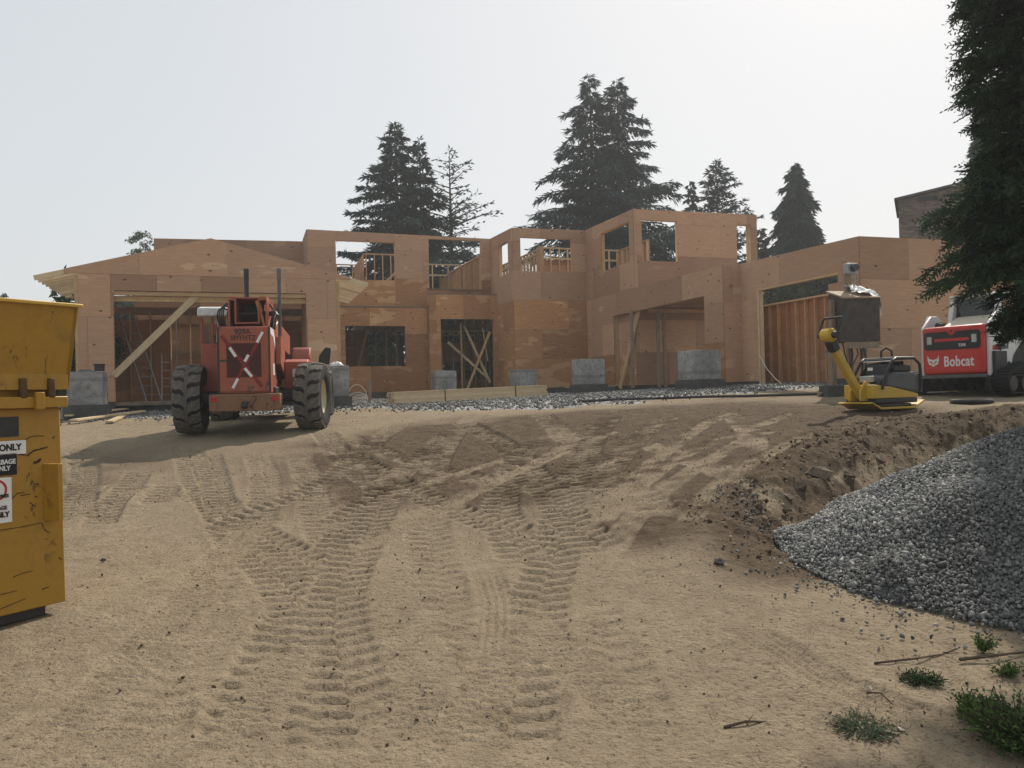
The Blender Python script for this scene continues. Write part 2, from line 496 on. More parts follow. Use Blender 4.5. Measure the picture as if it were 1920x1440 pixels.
# ------------------------------------------------------------------ wheel tracks (measured along the picture, laid on the ground)
TRACKS = [
 ('lug', .44, [(605, 808), (630, 846), (669, 886), (715, 911), (690, 959), (640, 1002), (610, 1068), (556, 1141), (505, 1240), (470, 1330), (440, 1440)]),
 ('lug', .44, [(352, 835), (358, 870), (372, 904), (410, 951), (446, 1017), (519, 1073), (560, 1130), (590, 1230), (612, 1330), (625, 1440)]),
 ('lug', .36, [(392, 850), (404, 900), (412, 950), (470, 990), (560, 1040), (640, 1110)]),
 ('lug', .36, [(262, 880), (240, 915), (205, 945), (180, 990)]),
 ('lug', .36, [(320, 900), (300, 930), (285, 950)]),
 ('lug', .44, [(735, 905), (701, 966), (669, 1031), (647, 1068), (621, 1134), (628, 1214), (655, 1320), (690, 1440)]),
 ('lug', .44, [(1148, 780), (1112, 820), (1083, 875), (1057, 937), (1050, 984), (1040, 1040), (1010, 1110), (990, 1200), (960, 1320), (935, 1440)]),
 ('lug', .42, [(864, 791), (937, 828), (977, 857), (1013, 904), (1050, 955), (1101, 1003), (1150, 1040)]),
 ('lug', .42, [(1010, 824), (970, 857), (948, 904), (933, 955), (955, 1000), (990, 1060)]),
 ('lug', .40, [(846, 809), (791, 853), (736, 904), (690, 940), (600, 990)]),
 ('lug', .40, [(640, 840), (700, 880), (755, 908), (846, 955), (930, 985), (1010, 1010)]),
 ('rib', .30, [(1393, 766), (1312, 798), (1283, 820), (1210, 875), (1156, 933), (1119, 992)]),
 ('rib', .30, [(1500, 770), (1400, 805), (1261, 860), (1195, 910), (1140, 975)]),
 ('rib', .26, [(1100, 809), (1028, 853), (937, 895), (857, 941), (760, 985), (640, 1040)]),
 ('rib', .24, [(1358, 1160), (1461, 1214), (1558, 1282), (1720, 1345), (1830, 1400)]),
 ('rib', .22, [(905, 1060), (930, 1120), (925, 1200), (900, 1300), (860, 1440)]),
 ('bar', .34, [(470, 980), (420, 1040), (360, 1110), (300, 1180), (220, 1270), (120, 1390), (80, 1440)]),
 ('bar', .34, [(560, 1190), (520, 1260), (470, 1340), (420, 1440)]),
 ('bar', .30, [(975, 1180), (940, 1250), (880, 1340), (830, 1440)]),
 ('bar', .30, [(960, 1130), (1060, 1230), (1180, 1340), (1260, 1440)]),
 ('bar', .30, [(800, 1230), (770, 1330), (760, 1440)]),
 ('lug', .40, [(150, 840), (160, 880), (150, 930), (140, 980)]),
 ('lug', .42, [(760, 790), (700, 830), (655, 870), (560, 930), (470, 960), (380, 1000)]),
 ('rib', .28, [(1560, 800), (1440, 850), (1330, 920), (1280, 990)]),
]

TRACKS_OLD = [
 ('lug', .42, [(1270, 775), (1200, 815), (1150, 870), (1110, 930), (1080, 990), (1075, 1060), (1100, 1150), (1150, 1260), (1210, 1400)]),
 ('rib', .30, [(1460, 800), (1350, 850), (1250, 910), (1180, 980), (1120, 1060), (1060, 1160), (1010, 1300), (980, 1440)]),
 ('lug', .42, [(900, 775), (850, 815), (815, 870), (800, 930), (800, 1000), (820, 1090), (850, 1200), (890, 1330), (920, 1440)]),
 ('lug', .42, [(1010, 775), (1060, 820), (1120, 870), (1200, 930), (1270, 985)]),
 ('lug', .40, [(480, 850), (500, 900), (490, 960), (440, 1030), (380, 1110), (330, 1200), (290, 1310), (260, 1440)]),
 ('lug', .40, [(560, 850), (580, 910), (600, 980), (640, 1060), (700, 1150), (770, 1260), (840, 1400)]),
 ('bar', .36, [(250, 1000), (330, 1080), (400, 1180), (450, 1300), (480, 1440)]),
 ('bar', .36, [(700, 1040), (740, 1130), (790, 1240), (850, 1380)]),
 ('lug', .40, [(640, 815), (720, 850), (820, 880), (930, 905), (1050, 925), (1180, 945)]),
 ('rib', .28, [(1180, 800), (1080, 835), (980, 880), (880, 925), (780, 960), (680, 985)]),
]

# rows and columns get coarser with distance
_rows = np.concatenate([np.linspace(-3, 2.6, 12)[:-1], np.geomspace(2.6 + 2.0, 31 + 2.0, 690) - 2.0, np.geomspace(32, 170, 26)])
_s = np.concatenate([-np.geomspace(6.0, .66, 16)[:-1], np.linspace(-.66, .66, 760), np.geomspace(.66, 6.0, 16)[1:]])
YY, SS = np.meshgrid(_rows, _s, indexing='ij')
XX = SS * (np.abs(YY + 1.5) + 1.5)
XX = np.clip(XX, -170, 170)
GX, GY = XX.ravel(), YY.ravel()
GZ = gz(GX, GY)
near = sstep(40, 26, GY)
disturbed = np.clip(1.6 * np.exp(-(((GX - 1.4) / 4.6)**2 + ((GY - 12.3) / 3.6)**2)**1.5)
                    + .8 * np.exp(-(((GX - 1.5) / .9)**2 + ((GY - 7.3) / .7)**2))
                    + .55 * np.exp(-(((GX + 6.6) / 1.2)**2 + ((GY - 10) / 3.5)**2)), 0, 1)
sC = crest_s(GX, GY)
bank = sstep(-1.8, -.9, sC) * sstep(.9, .1, sC) * sstep(1.0, 2.4, GX) * sstep(30, 14, GX)
nz = fbm(GX, GY, 1.6, 3)
tone = np.clip(disturbed * (0.95 + 0.9 * fbm(GX, GY, 1.1, 21)) + .18 * nz, 0, 1)
tone = np.maximum(tone, bank * .95)
NZ = near * (.030 * fbm(GX, GY, 2.2, 40) + .010 * fbm(GX, GY, .35, 50, 3) + (.35 + sstep(-.3, .5, fbm(GX, GY, 1.3, 90))) * (.006 * fbm(GX, GY, .16, 55, 3) + .006 * fbm(GX, GY, .05, 60, 2)))
NZ = NZ + near * disturbed * (.020 * fbm(GX, GY, .20, 70, 4) + .012 * np.maximum(0, vnoise(GX, GY, .07, 75)))
rough_bank = np.maximum(0, fbm(GX, GY, .30, 80, 3))
NZ = NZ + bank * (.10 * rough_bank + .06 * fbm(GX, GY, .9, 85) + .035 * np.maximum(0, vnoise(GX, GY, .09, 86)))
trk_tone = np.zeros_like(GX); TD = np.zeros_like(GX); trk_a = np.zeros_like(GX)
def stamp(kind, width, pts, k, amp=1.0, world=False):
    global GZ, tone
    P = np.array(pts, float) if world else np.array([at_ground(*p)[:2] for p in pts])
    # smooth the polyline
    t = np.linspace(0, len(P) - 1, 24 * (len(P) - 1) + 1)
    Q = np.stack([np.interp(t, np.arange(len(P)), P[:, c]) for c in (0, 1)], 1)
    for _ in range(60): Q[1:-1] = .25 * Q[:-2] + .5 * Q[1:-1] + .25 * Q[2:]
    L = np.concatenate([[0], np.cumsum(np.hypot(*np.diff(Q, axis=0).T))])
    hw = width / 2
    lo, hi = Q.min(0) - .5, Q.max(0) + .5
    idx = np.nonzero((GX > lo[0]) & (GX < hi[0]) & (GY > lo[1]) & (GY < hi[1]))[0]
    if not len(idx): return
    x, y = GX[idx], GY[idx]
    bd = np.full(len(idx), 9.0); bs = np.zeros(len(idx)); bt = np.zeros(len(idx))
    for i in range(0, len(Q) - 1, 3):
        j = min(i + 3, len(Q) - 1)
        ax, ay = Q[i]; dx, dy = Q[j] - Q[i]
        l2 = dx*dx + dy*dy + 1e-9
        m = np.nonzero((np.abs(x - ax - dx/2) < abs(dx)/2 + .45) & (np.abs(y - ay - dy/2) < abs(dy)/2 + .45))[0]
        if not len(m): continue
        u = np.clip(((x[m]-ax)*dx + (y[m]-ay)*dy) / l2, 0, 1)
        ex, ey = x[m] - ax - u*dx, y[m] - ay - u*dy
        d = np.hypot(ex, ey)
        better = d < bd[m]
        mm = m[better]
        bd[mm] = d[better]; bs[mm] = (L[i] + u * (L[j] - L[i]))[better]
        bt[mm] = ((dx*ey - dy*ex) / math.sqrt(l2))[better]
    use = bd < hw + .16
    idx, s, t_, d = idx[use], bs[use], bt[use], bd[use]
    if not len(idx): return
    patch = sstep(-.75, .15, fbm(GX[idx], GY[idx], 1.0, 200 + k, 3) + (.1 if world else .25))
    if amp > 1: patch = .55 + .45 * patch          # the latest passes run on unbroken      # tracks come and go
    fade = sstep(0, .5, s) * sstep(0, .5, L[-1] - s)
    inside = sstep(hw + .03, hw - .03, d)
    rim = np.exp(-((d - hw - .04) / .045)**2)
    if kind == 'lug':
        pitch = .185
        ph = np.where(t_ > 0, s + .5 * pitch, s) / pitch + np.abs(t_) * 1.6
        fr = ph - np.floor(ph)
        prof = sstep(.0, .07, fr) * sstep(.55, .40, fr)
        dz = -.007 - .030 * prof
        light = .75
    elif kind == 'rib':
        fr = np.abs((t_ / .055) % 1.0 - .5) * 2
        bars = (s / .09) % 1.0
        dz = -.010 - .015 * sstep(.35, .75, fr) - .004 * sstep(.5, .8, bars)
        light = .95
    else:
        ph = s / .085 + np.floor(t_ / .11) * .5
        fr = ph - np.floor(ph)
        dz = -.003 - .013 * sstep(.1, .3, fr) * sstep(.75, .55, fr)
        light = .35
    amp = amp * (.75 + .85 * sstep(5.0, 10.5, GY[idx]))
    a = fade * patch * inside                       # a later pass overprints the earlier ones
    dz = dz * amp * (1 + .35 * fbm(GX[idx], GY[idx], .15, 300 + k, 3))
    TD[idx] = TD[idx] * (1 - a) + a * dz + fade * patch * rim * (.007 if kind != 'bar' else .002)
    trk_a[idx] = np.maximum(trk_a[idx], a)
    trk_tone[idx] = np.maximum(trk_tone[idx], fade * patch * inside * light)
rt = random.Random(4)
for k_ in range(26):                                # older, half-erased passes
    x0 = rt.uniform(-4.5, 3.5); y0 = rt.uniform(2.6, 9); a_ = rt.gauss(0, .45); c_ = rt.gauss(0, .06)
    n_ = rt.uniform(2.5, 8)
    stamp(rt.choice(['lug', 'bar', 'rib', 'bar']), rt.uniform(.22, .42), [(x0 + math.sin(a_ + c_*t)*t, y0 + math.cos(a_ + c_*t)*t) for t in np.linspace(0, n_, 8)], 500 + k_, .55, True)
for k_, (kd, w_, pts_) in enumerate(TRACKS_OLD): stamp(kd, w_, pts_, 700 + k_, .6)
for k_, (kd, w_, pts_) in enumerate(TRACKS): stamp(kd, w_, pts_, k_, 1.2)
GZ = GZ + TD + NZ * (1 - .72 * trk_a * (1 - bank))
tone = tone * (1 - .92 * trk_tone * np.clip(.8 + .8 * fbm(GX, GY, .16, 95, 3), 0, 1.2))
def gravel_mask(x, y):
    f = fbm(x, y, 2.0, 400)
    front = 17.2 + .16 * np.abs(x - 1.0) + 2.0 * f
    g = sstep(0, 1.4, y - front) * sstep(-3.4, -1.2, x + .22 * (y - 18) + 1.2 * f) * sstep(48, 40, y)
    g2 = .85 * np.exp(-(((x + 8.4) / 4.2)**2 + ((y - 20.8) / 1.5)**2)) + .9 * sstep(20.5, 22.5, y) * sstep(.9, .2, np.abs(f))
    return np.clip(np.maximum(g, g2), 0, 1)
gmask = gravel_mask(GX, GY)

m = Mat('bare_soil', 0.95, 0.12)
vg = m.coord('Object')
t_ = m.attr('tone'); g_ = m.attr('gravel')
big = m.noise(vg, .55, 5, .6)
mid = m.noise(vg, 5.0, 6, .7)
fine = m.noise(vg, 46.0, 4, .75)
dry = m.mix(m.ramp(big, [(.3, 0.0), (.7, 1.0)]), (0.262, 0.210, 0.143, 1), (0.335, 0.270, 0.186, 1))
dry = m.mix(m.ramp(mid, [(.33, .55), (.62, 0.0)]), dry, (0.165, 0.127, 0.083, 1))
wet = m.mix(m.ramp(mid, [(.35, 0.0), (.7, 1.0)]), (0.070, 0.048, 0.030, 1), (0.140, 0.100, 0.064, 1))
edge = m.math('ADD', t_, m.math('MULTIPLY', m.math('SUBTRACT', mid, .5), .5))
soil = m.mix(m.ramp(edge, [(.12, 0.0), (.55, 1.0)]), dry, wet)
gv = m.vor(vg, 16.0, 'F1', 1)
gsep = m.n('ShaderNodeSeparateColor'); m.l(gv, gsep.inputs[0])
grav = m.ramp(gsep.outputs[0], [(0.0, (0.09, 0.09, 0.09, 1)), (.6, (0.29, 0.295, 0.295, 1)), (1.0, (0.58, 0.59, 0.59, 1))])
soil = m.mix(m.ramp(m.math('ADD', g_, m.math('MULTIPLY', m.math('SUBTRACT', mid, .5), .7)), [(.35, 0.0), (.55, .9)]), soil, grav)
soil = m.mix(m.math('MULTIPLY', m.ramp(fine, [(.34, 1.0), (.46, 0.0)]), .6), soil, (0.07, 0.05, 0.034, 1))
spk = m.noise(vg, 21.0, 3, .6)
soil = m.mix(m.math('MULTIPLY', m.ramp(spk, [(.30, 1.0), (.40, 0.0)]), .65), soil, (0.060, 0.043, 0.030, 1))  # dark specks stand in for small shadows among the bumps
soil = m.mix(m.math('MULTIPLY', m.ramp(spk, [(.62, 0.0), (.74, 1.0)]), .35), soil, (0.46, 0.38, 0.27, 1))
m.color(soil)
hh = m.math('ADD', m.math('MULTIPLY', fine, .8), m.math('ADD', m.math('MULTIPLY', mid, .7), m.math('MULTIPLY', spk, .9)))
m.bump(hh, 1.0, .03)
SOIL = m.m

nr, nc = YY.shape
ii = np.arange(nr * nc).reshape(nr, nc)
FQ = np.stack([ii[:-1, :-1], ii[:-1, 1:], ii[1:, 1:], ii[1:, :-1]], -1).reshape(-1, 4)
gme = np_mesh('ground', np.stack([GX, GY, GZ], 1), FQ, SOIL, {'tone': tone, 'gravel': gmask}, smooth=True)
ground = tag(link('ground', gme), kind='structure', label='rutted sandy building site ground crossed by tyre tracks')

# ------------------------------------------------------------------ loose stones: one mesh of irregular chips
def chip_shapes(n=8, seed=1):
    out = []
    r = np.random.default_rng(seed)
    base = np.array([(1,0,0),(-1,0,0),(0,1,0),(0,-1,0),(0,0,1),(0,0,-1),(.6,.6,.5),(-.6,.6,-.5),(.6,-.6,-.5),(-.6,-.6,.5)], float)
    for k in range(n):
        pts = base * (1 + .35 * (r.random((10, 1)) - .5) * 2) * np.array([1, .5 + .45 * r.random(), .42 + .4 * r.random()])
        bm = bmesh.new()
        vs_ = [bm.verts.new(p) for p in pts]
        bmesh.ops.convex_hull(bm, input=vs_)
        bmesh.ops.triangulate(bm, faces=bm.faces)
        loose = [v for v in bm.verts if not v.link_faces]
        bmesh.ops.delete(bm, geom=loose, context='VERTS')
        bm.verts.index_update()
        out.append((np.array([v.co[:] for v in bm.verts]), np.array([[v.index for v in f.verts] for f in bm.faces])))
        bm.free()
    return out
CHIPS = chip_shapes()
def rot_batch(n, r, flat=False):
    q = r.normal(size=(n, 4)); q /= np.linalg.norm(q, axis=1, keepdims=True)
    w, x, y, z = q.T
    return np.stack([1-2*(y*y+z*z), 2*(x*y-z*w), 2*(x*z+y*w), 2*(x*y+z*w), 1-2*(x*x+z*z), 2*(y*z-x*w), 2*(x*z-y*w), 2*(y*z+x*w), 1-2*(x*x+y*y)], -1).reshape(n, 3, 3)
def stones_mesh(name, P, size, mat, seed, tone_=None):
    r = np.random.default_rng(seed)
    Vs, Fs, Ts, off = [], [], [], 0
    var = r.integers(0, len(CHIPS), len(P))
    tn = r.random(len(P)) if tone_ is None else tone_
    for k, (cv, cf) in enumerate(CHIPS):
        sel = np.nonzero(var == k)[0]
        if not len(sel): continue
        Rm = rot_batch(len(sel), r)
        V = np.einsum('nij,vj->nvi', Rm, cv) * size[sel][:, None, None] + P[sel][:, None, :]
        F = cf[None] + (np.arange(len(sel)) * len(cv))[:, None, None] + off
        Vs.append(V.reshape(-1, 3)); Fs.append(F.reshape(-1, 3)); Ts.append(np.repeat(tn[sel], len(cv)))
        off += len(sel) * len(cv)
    return np_mesh(name, np.concatenate(Vs), np.concatenate(Fs), mat, {'tone': np.concatenate(Ts)})
m = Mat('crushed_stone', 0.85, 0.25)
m.color(m.mix(m.ramp(m.noise(m.coord('Object'), 30, 3), [(.3, 0.0), (.7, .5)]),
    m.ramp(m.attr('tone'), [(0.0, (0.055, 0.056, 0.053, 1)), (.55, (0.145, 0.146, 0.138, 1)), (.9, (0.29, 0.285, 0.27, 1)), (1.0, (0.46, 0.45, 0.43, 1))]), (0.10, 0.10, 0.096, 1)))
STONE = m.m
m = Mat('soil_clod', 0.95, 0.1)
m.color(m.ramp(m.attr('tone'), [(0.0, (0.055, 0.038, 0.025, 1)), (.6, (0.14, 0.10, 0.065, 1)), (1.0, (0.30, 0.24, 0.17, 1))]))
CLOD = m.m

# the pile: a base mound and the stones lying on it
r = np.random.default_rng(5)
N = 190000
px_ = r.uniform(1.9, 7.0, N); py_ = r.uniform(4.0, 8.8, N)
h_ = pile_h(px_, py_)
vis = (h_ > .004) & (px_ / np.maximum(py_, .1) < .80) 
edge_ = np.exp(-h_ / .05)
keep = vis & (r.random(N) < (1 - .45 * edge_))
px_, py_, h_ = px_[keep][:41000], py_[keep][:41000], h_[keep][:41000]
dist = np.hypot(px_, py_)
sz = r.uniform(.009, .023, len(px_)) * (1 + .5 * (r.random(len(px_)) < .08))
P = np.stack([px_, py_, gz(px_, py_) + h_ + r.uniform(-.008, .010, len(px_))], 1)
dusty = np.clip(sstep(4.6, 2.6, px_) * sstep(5.4, 6.6, py_) + .35 * fbm(px_, py_, .8, 140), 0, 1)     # fines gathered on the older left slope
pile_me = stones_mesh('gravel_stones', P, sz, STONE, 6, np.clip(r.random(len(px_)) * (.85 - .3 * dusty) + .50 * dusty, 0, 1))
# mound core
gx = np.linspace(1.6, 11.2, 190); gy = np.linspace(3.8, 9.2, 120)
MX, MY = np.meshgrid(gx, gy, indexing='ij')
mh = pile_h(MX, MY)
MZ = gz(MX, MY) + np.where(mh > 0.01, mh - .012, -.08)
jj = np.arange(MX.size).reshape(MX.shape)
MF = np.stack([jj[:-1, :-1], jj[1:, :-1], jj[1:, 1:], jj[:-1, 1:]], -1).reshape(-1, 4)
keepf = (mh.ravel()[MF] > .012).any(1)
core = np_mesh('gravel_mound', np.stack([MX.ravel(), MY.ravel(), MZ.ravel()], 1), MF[keepf], STONE, {'tone': .25 + .2 * r.random(MX.size)}, smooth=True)
pile = tag(link('gravel_pile', core), 'heap of grey crushed stone beside the dirt bank', 'gravel', kind='stuff')
link('gravel_stones', pile_me, parent=pile)

# gravel spread by the house front and clods over the drive and the bank
r = np.random.default_rng(9)
N = 60000
x = r.uniform(-12, 14, N); y = r.uniform(16.2, 30, N)
gm = gravel_mask(x, y)
k = (r.random(N) < gm) & (np.abs(x / y) < .66)
x, y = x[k][:15000], y[k][:15000]
P = np.stack([x, y, gz(x, y) + .022], 1)
# stones that rolled off the heap
xo = r.uniform(1.7, 4.2, 6000); yo = r.uniform(3.9, 8.2, 6000)
dd = ((np.abs(xo - PILE_C[0]) / PILE_A)**2.9 + (np.abs(yo - PILE_C[1]) / 2.55)**2.9)**(1/2.9)
ko = (dd > .97) & (r.random(6000) < np.exp(-(dd - .97) / .055)) & (xo / yo < .7)
xo, yo = xo[ko], yo[ko]
link('rolled_stones', stones_mesh('rolled_stones', np.stack([xo, yo, gz(xo, yo) + .012], 1), r.uniform(.007, .020, len(xo)), STONE, 14), parent=pile)
tag(link('spread_gravel', stones_mesh('spread_gravel', P, r.uniform(.02, .05, len(x)), STONE, 12, np.clip(r.random(len(x)) * .75 + .17, 0, 1))),
    'pale grey gravel spread along the house front', 'gravel', kind='stuff')
N = 60000
x = r.uniform(-9, 11, N); y = 2.8 + 17 * r.random(N)**1.5
s_ = crest_s(x, y)
bk = sstep(-1.5, -.5, s_) * sstep(.7, .1, s_) * sstep(1.1, 2.2, x)
ds = np.exp(-(((x - 1.4) / 4.6)**2 + ((y - 12.3) / 3.6)**2)**1.5)
k = (r.random(N) < np.clip(.09 + .20 * ds + .55 * bk, 0, 1)) & (np.abs(x / y) < .68) & (pile_h(x, y) < .01)
x, y, bk = x[k], y[k], bk[k]
sz = (.0035 + .011 * r.random(len(x))**2.2) * (1 + 2.2 * bk * r.random(len(x)))
P = np.stack([x, y, gz(x, y) + sz * .25 + .035 * bk], 1)
tag(link('soil_crumbs', stones_mesh('soil_crumbs', P, sz, CLOD, 13)), 'crumbs of brown soil scattered over the drive', 'soil', kind='stuff')
# ------------------------------------------------------------------ the house under construction
YAW = R_(19.0)
E1 = Vector((math.cos(YAW), math.sin(YAW))); E2 = Vector((-math.sin(YAW), math.cos(YAW)))
def plan_dir(px, py):
    d = ray(px, py); return Vector((d.x, d.y))
def along(P, D, px, py):
    """walk from plan point P along D until it stands in the direction (px, py)"""
    r_ = plan_dir(px, py)
    den = D.x * r_.y - D.y * r_.x
    t = -(P.x * r_.y - P.y * r_.x) / den
    return P + D * t
def z_at(P, px, py):
    d = ray(px, py); return CAM.z + d.z * (P.y / d.y)
def plan(px, py, Y):
    p = at(px, py, Y); return Vector((p.x, p.y))

house = empty('unfinished_house', (0, 0, 0), 0, 'two storey timber house shell of brown plywood, roof not yet on', 'house')
class Wall:
    """a vertical wall plane from plan point A to B; u runs A->B, v is outward (towards the viewer)"""
    def __init__(self, A, B, zb, ztA, ztB=None):
        self.A, self.B, self.zb = A.copy(), B.copy(), zb
        self.ztA, self.ztB = ztA, ztA if ztB is None else ztB
        self.d = (B - A); self.L = self.d.length; self.d.normalize()
        n = Vector((self.d.y, -self.d.x))
        if n.dot(Vector((0, 0)) - A) < 0: n = -n
        self.n = n
        X = Vector((self.d.x, self.d.y, 0)); Yv = Vector((-n.x, -n.y, 0)); Z = Vector((0, 0, 1))
        self.M = Matrix(((X.x, Yv.x, 0, A.x), (X.y, Yv.y, 0, A.y), (0, 0, 1, 0), (0, 0, 0, 1)))
    def uz(self, px, py):
        d = ray(px, py)
        o = Vector((CAM.x, CAM.y)) - self.A
        dn = Vector((d.x, d.y)).dot(self.n)
        t = -o.dot(self.n) / dn
        P = Vector((CAM.x + d.x * t, CAM.y + d.y * t))
        return (P - self.A).dot(self.d), CAM.z + d.z * t
    def rect(self, p0, p1):
        """opening from its top-left and bottom-right corners"""
        u0, z1 = self.uz(*p0); u1, z0 = self.uz(*p1)
        return (min(u0, u1), max(u0, u1), min(z0, z1), max(z0, z1))
    def P(self, u, v, z): return self.M @ Vector((u, v, z))
    def top(self, u): return self.ztA + (self.ztB - self.ztA) * u / self.L

def clip(poly, a, b, c):
    """keep a*u + b*z + c >= 0"""
    out = []
    for i in range(len(poly)):
        p, q = poly[i], poly[(i + 1) % len(poly)]
        dp, dq = a*p[0] + b*p[1] + c, a*q[0] + b*q[1] + c
        if dp >= 0: out.append(p)
        if dp * dq < 0:
            t = dp / (dp - dq); out.append((p[0] + (q[0]-p[0])*t, p[1] + (q[1]-p[1])*t))
    return out
def area(poly):
    return abs(sum(poly[i][0]*poly[(i+1) % len(poly)][1] - poly[(i+1) % len(poly)][0]*poly[i][1] for i in range(len(poly)))) / 2

def sheathe(W, openings=(), mat=None, mat2=None, split=None, u_off=0.0, planes=None, th=0.018, vert=False, v0=0.0):
    """cover a wall with plywood sheets, each its own mesh, cut round the openings"""
    mat = mat or PLY
    SW, SH = (1.22, 2.44) if vert else (2.44, 1.22)
    if planes is None:
        # below the line of the top
        dz = W.ztB - W.ztA
        planes = [(dz / W.L, -1.0, W.ztA)]
    zmax = max(W.ztA, W.ztB) + 3
    row = 0; z = W.zb
    while z < zmax:
        u = -SW * (0.5 if row % 2 else 0.0) - u_off
        while u < W.L:
            u0, u1, z0, z1 = max(u, 0) + .003, min(u + SW, W.L) - .003, z + .003, z + SH - .003
            u += SW
            if u1 - u0 < .03: continue
            us = sorted({u0, u1} | {e for o in openings for e in o[:2] if u0 < e < u1})
            zs = sorted({z0, z1} | {e for o in openings for e in o[2:] if z0 < e < z1})
            cells = {}; dv = v0 - random.uniform(0, .004)
            for ia, (a, b) in enumerate(zip(us[:-1], us[1:])):
                for ic, (c, d) in enumerate(zip(zs[:-1], zs[1:])):
                    mu, mz = (a + b) / 2, (c + d) / 2
                    if any(o[0] < mu < o[1] and o[2] < mz < o[3] for o in openings): continue
                    poly = [(a, c), (b, c), (b, d), (a, d)]
                    for pl in planes:
                        poly = clip(poly, *pl)
                        if len(poly) < 3: break
                    if len(poly) < 3 or area(poly) < .0006: continue
                    cells[(ia, ic)] = poly
            while cells:                            # offcuts that no longer touch are pieces of their own
                todo, mb = [next(iter(cells))], MB()
                while todo:
                    kk = todo.pop()
                    if kk not in cells: continue
                    mb.prism(cells.pop(kk), dv - th, dv, 'y')
                    todo += [(kk[0]+1, kk[1]), (kk[0]-1, kk[1]), (kk[0], kk[1]+1), (kk[0], kk[1]-1)]
                mm = mat if (mat2 is None or (z + SH / 2) > split) else mat2
                link('plywood_sheet', mb.mesh('plywood_sheet'), mm, house, W.M)
        z += SH; row += 1
    # added layer behind the sheets, keeps daylight from leaking through their joints
    us = sorted({.004, W.L - .004} | {min(max(e, .004), W.L - .004) for o in openings for e in o[:2]})
    zs = sorted({W.zb + .002, zmax} | {min(max(e, W.zb + .002), zmax) for o in openings for e in o[2:]})
    mb = MB()
    for a, b in zip(us[:-1], us[1:]):
        for c, d in zip(zs[:-1], zs[1:]):
            mu, mz = (a + b) / 2, (c + d) / 2
            if b - a < .01 or d - c < .01 or any(o[0] < mu < o[1] and o[2] < mz < o[3] for o in openings): continue
            poly = [(a, c), (b, c), (b, d), (a, d)]
            for pl in planes:
                poly = clip(poly, pl[0], pl[1], pl[2] - .004)
                if len(poly) < 3: break
            if len(poly) >= 3 and area(poly) > .001: mb.prism(poly, v0 + .002, v0 + .010, 'y')
    if mb.f: link('joint_light_stop', mb.mesh('joint_light_stop'), PLY_IN, house, W.M)

def piece(name, W, lo, hi, mat=None):
    """a straight timber in wall coordinates (u, depth behind the face, z)"""
    # local z runs along the grain
    c = [(a + b) / 2 for a, b in zip(lo, hi)]; s = [b - a for a, b in zip(lo, hi)]
    k = max(range(3), key=lambda i: s[i])
    mb = MB()
    if k == 0:
        mb.box((-s[2]/2, -s[1]/2, -s[0]/2), (s[2]/2, s[1]/2, s[0]/2))
        Rm = Matrix(((0, 0, 1), (0, 1, 0), (-1, 0, 0))).to_4x4()
    elif k == 1:
        mb.box((-s[0]/2, -s[2]/2, -s[1]/2), (s[0]/2, s[2]/2, s[1]/2))
        Rm = Matrix(((1, 0, 0), (0, 0, 1), (0, -1, 0))).to_4x4()
    else:
        mb.box((-s[0]/2, -s[1]/2, -s[2]/2), (s[0]/2, s[1]/2, s[2]/2)); Rm = Matrix.Identity(4)
    return link(name, mb.mesh(name), mat or LUM, house, W.M @ Matrix.Translation(c) @ Rm)
def timber(name, p, q, w, h, mat=None, parent=None):
    """a timber between two world points"""
    p, q = Vector(p), Vector(q); L = (q - p).length
    d = (q - p).normalized()
    up = Vector((0, 0, 1)) if abs(d.z) < .98 else Vector((0, 1, 0))
    s = d.cross(up).normalized(); u = s.cross(d)
    M = Matrix(((s.x, u.x, d.x, p.x), (s.y, u.y, d.y, p.y), (s.z, u.z, d.z, p.z), (0, 0, 0, 1)))
    return link(name, box((-w/2, -h/2, 0), (w/2, h/2, L)).mesh(name), mat or LUM, parent or house, M)

TH = .014     # timbers start just behind the back of the sheets
def frame_opening(W, o, mat=None, sill=True, depth=.14, head=.12):
    u0, u1, z0, z1 = o
    mat = mat or LUM
    piece('jamb', W, (u0 - .038, TH, z0), (u0 - .001, TH + depth, z1), mat)
    piece('jamb', W, (u1 + .001, TH, z0), (u1 + .038, TH + depth, z1), mat)
    piece('header', W, (u0 - .04, TH + .002, z1 + .001), (u1 + .04, TH + depth, z1 + head), mat)
    if sill: piece('window_sill', W, (u0 - .04, TH + .002, z0 - .04), (u1 + .04, TH + depth, z0 - .001), mat)
def top_plate(W, u0=0, u1=None, mat=None):
    u1 = W.L if u1 is None else u1
    p, q = W.P(u0, .06, W.top(u0) - .028), W.P(u1, .06, W.top(u1) - .028)
    timber('top_plate', p, q, .11, .05, mat or LUM)
def studs(W, sp=.45, u0=.05, u1=None, zb=None, zt=None, mat=None, skip=(), depth=.12, v=TH):
    u1 = W.L - .05 if u1 is None else u1
    n = max(1, int(round((u1 - u0) / sp)))
    for k in range(n + 1):
        u = u0 + (u1 - u0) * k / n
        t = (W.top(u) - .055) if zt is None else zt
        b = W.zb if zb is None else zb
        segs = [(b, t)]
        for o in skip:
            if o[0] - .02 < u < o[1] + .02:
                segs = [s for a, c in segs for s in ((a, min(c, o[2] - .04)), (max(a, o[3] + .13), c)) if s[1] - s[0] > .15]
        for a, c in segs:
            piece('stud', W, (u - .019, v, a), (u + .019, v + depth, c), mat)
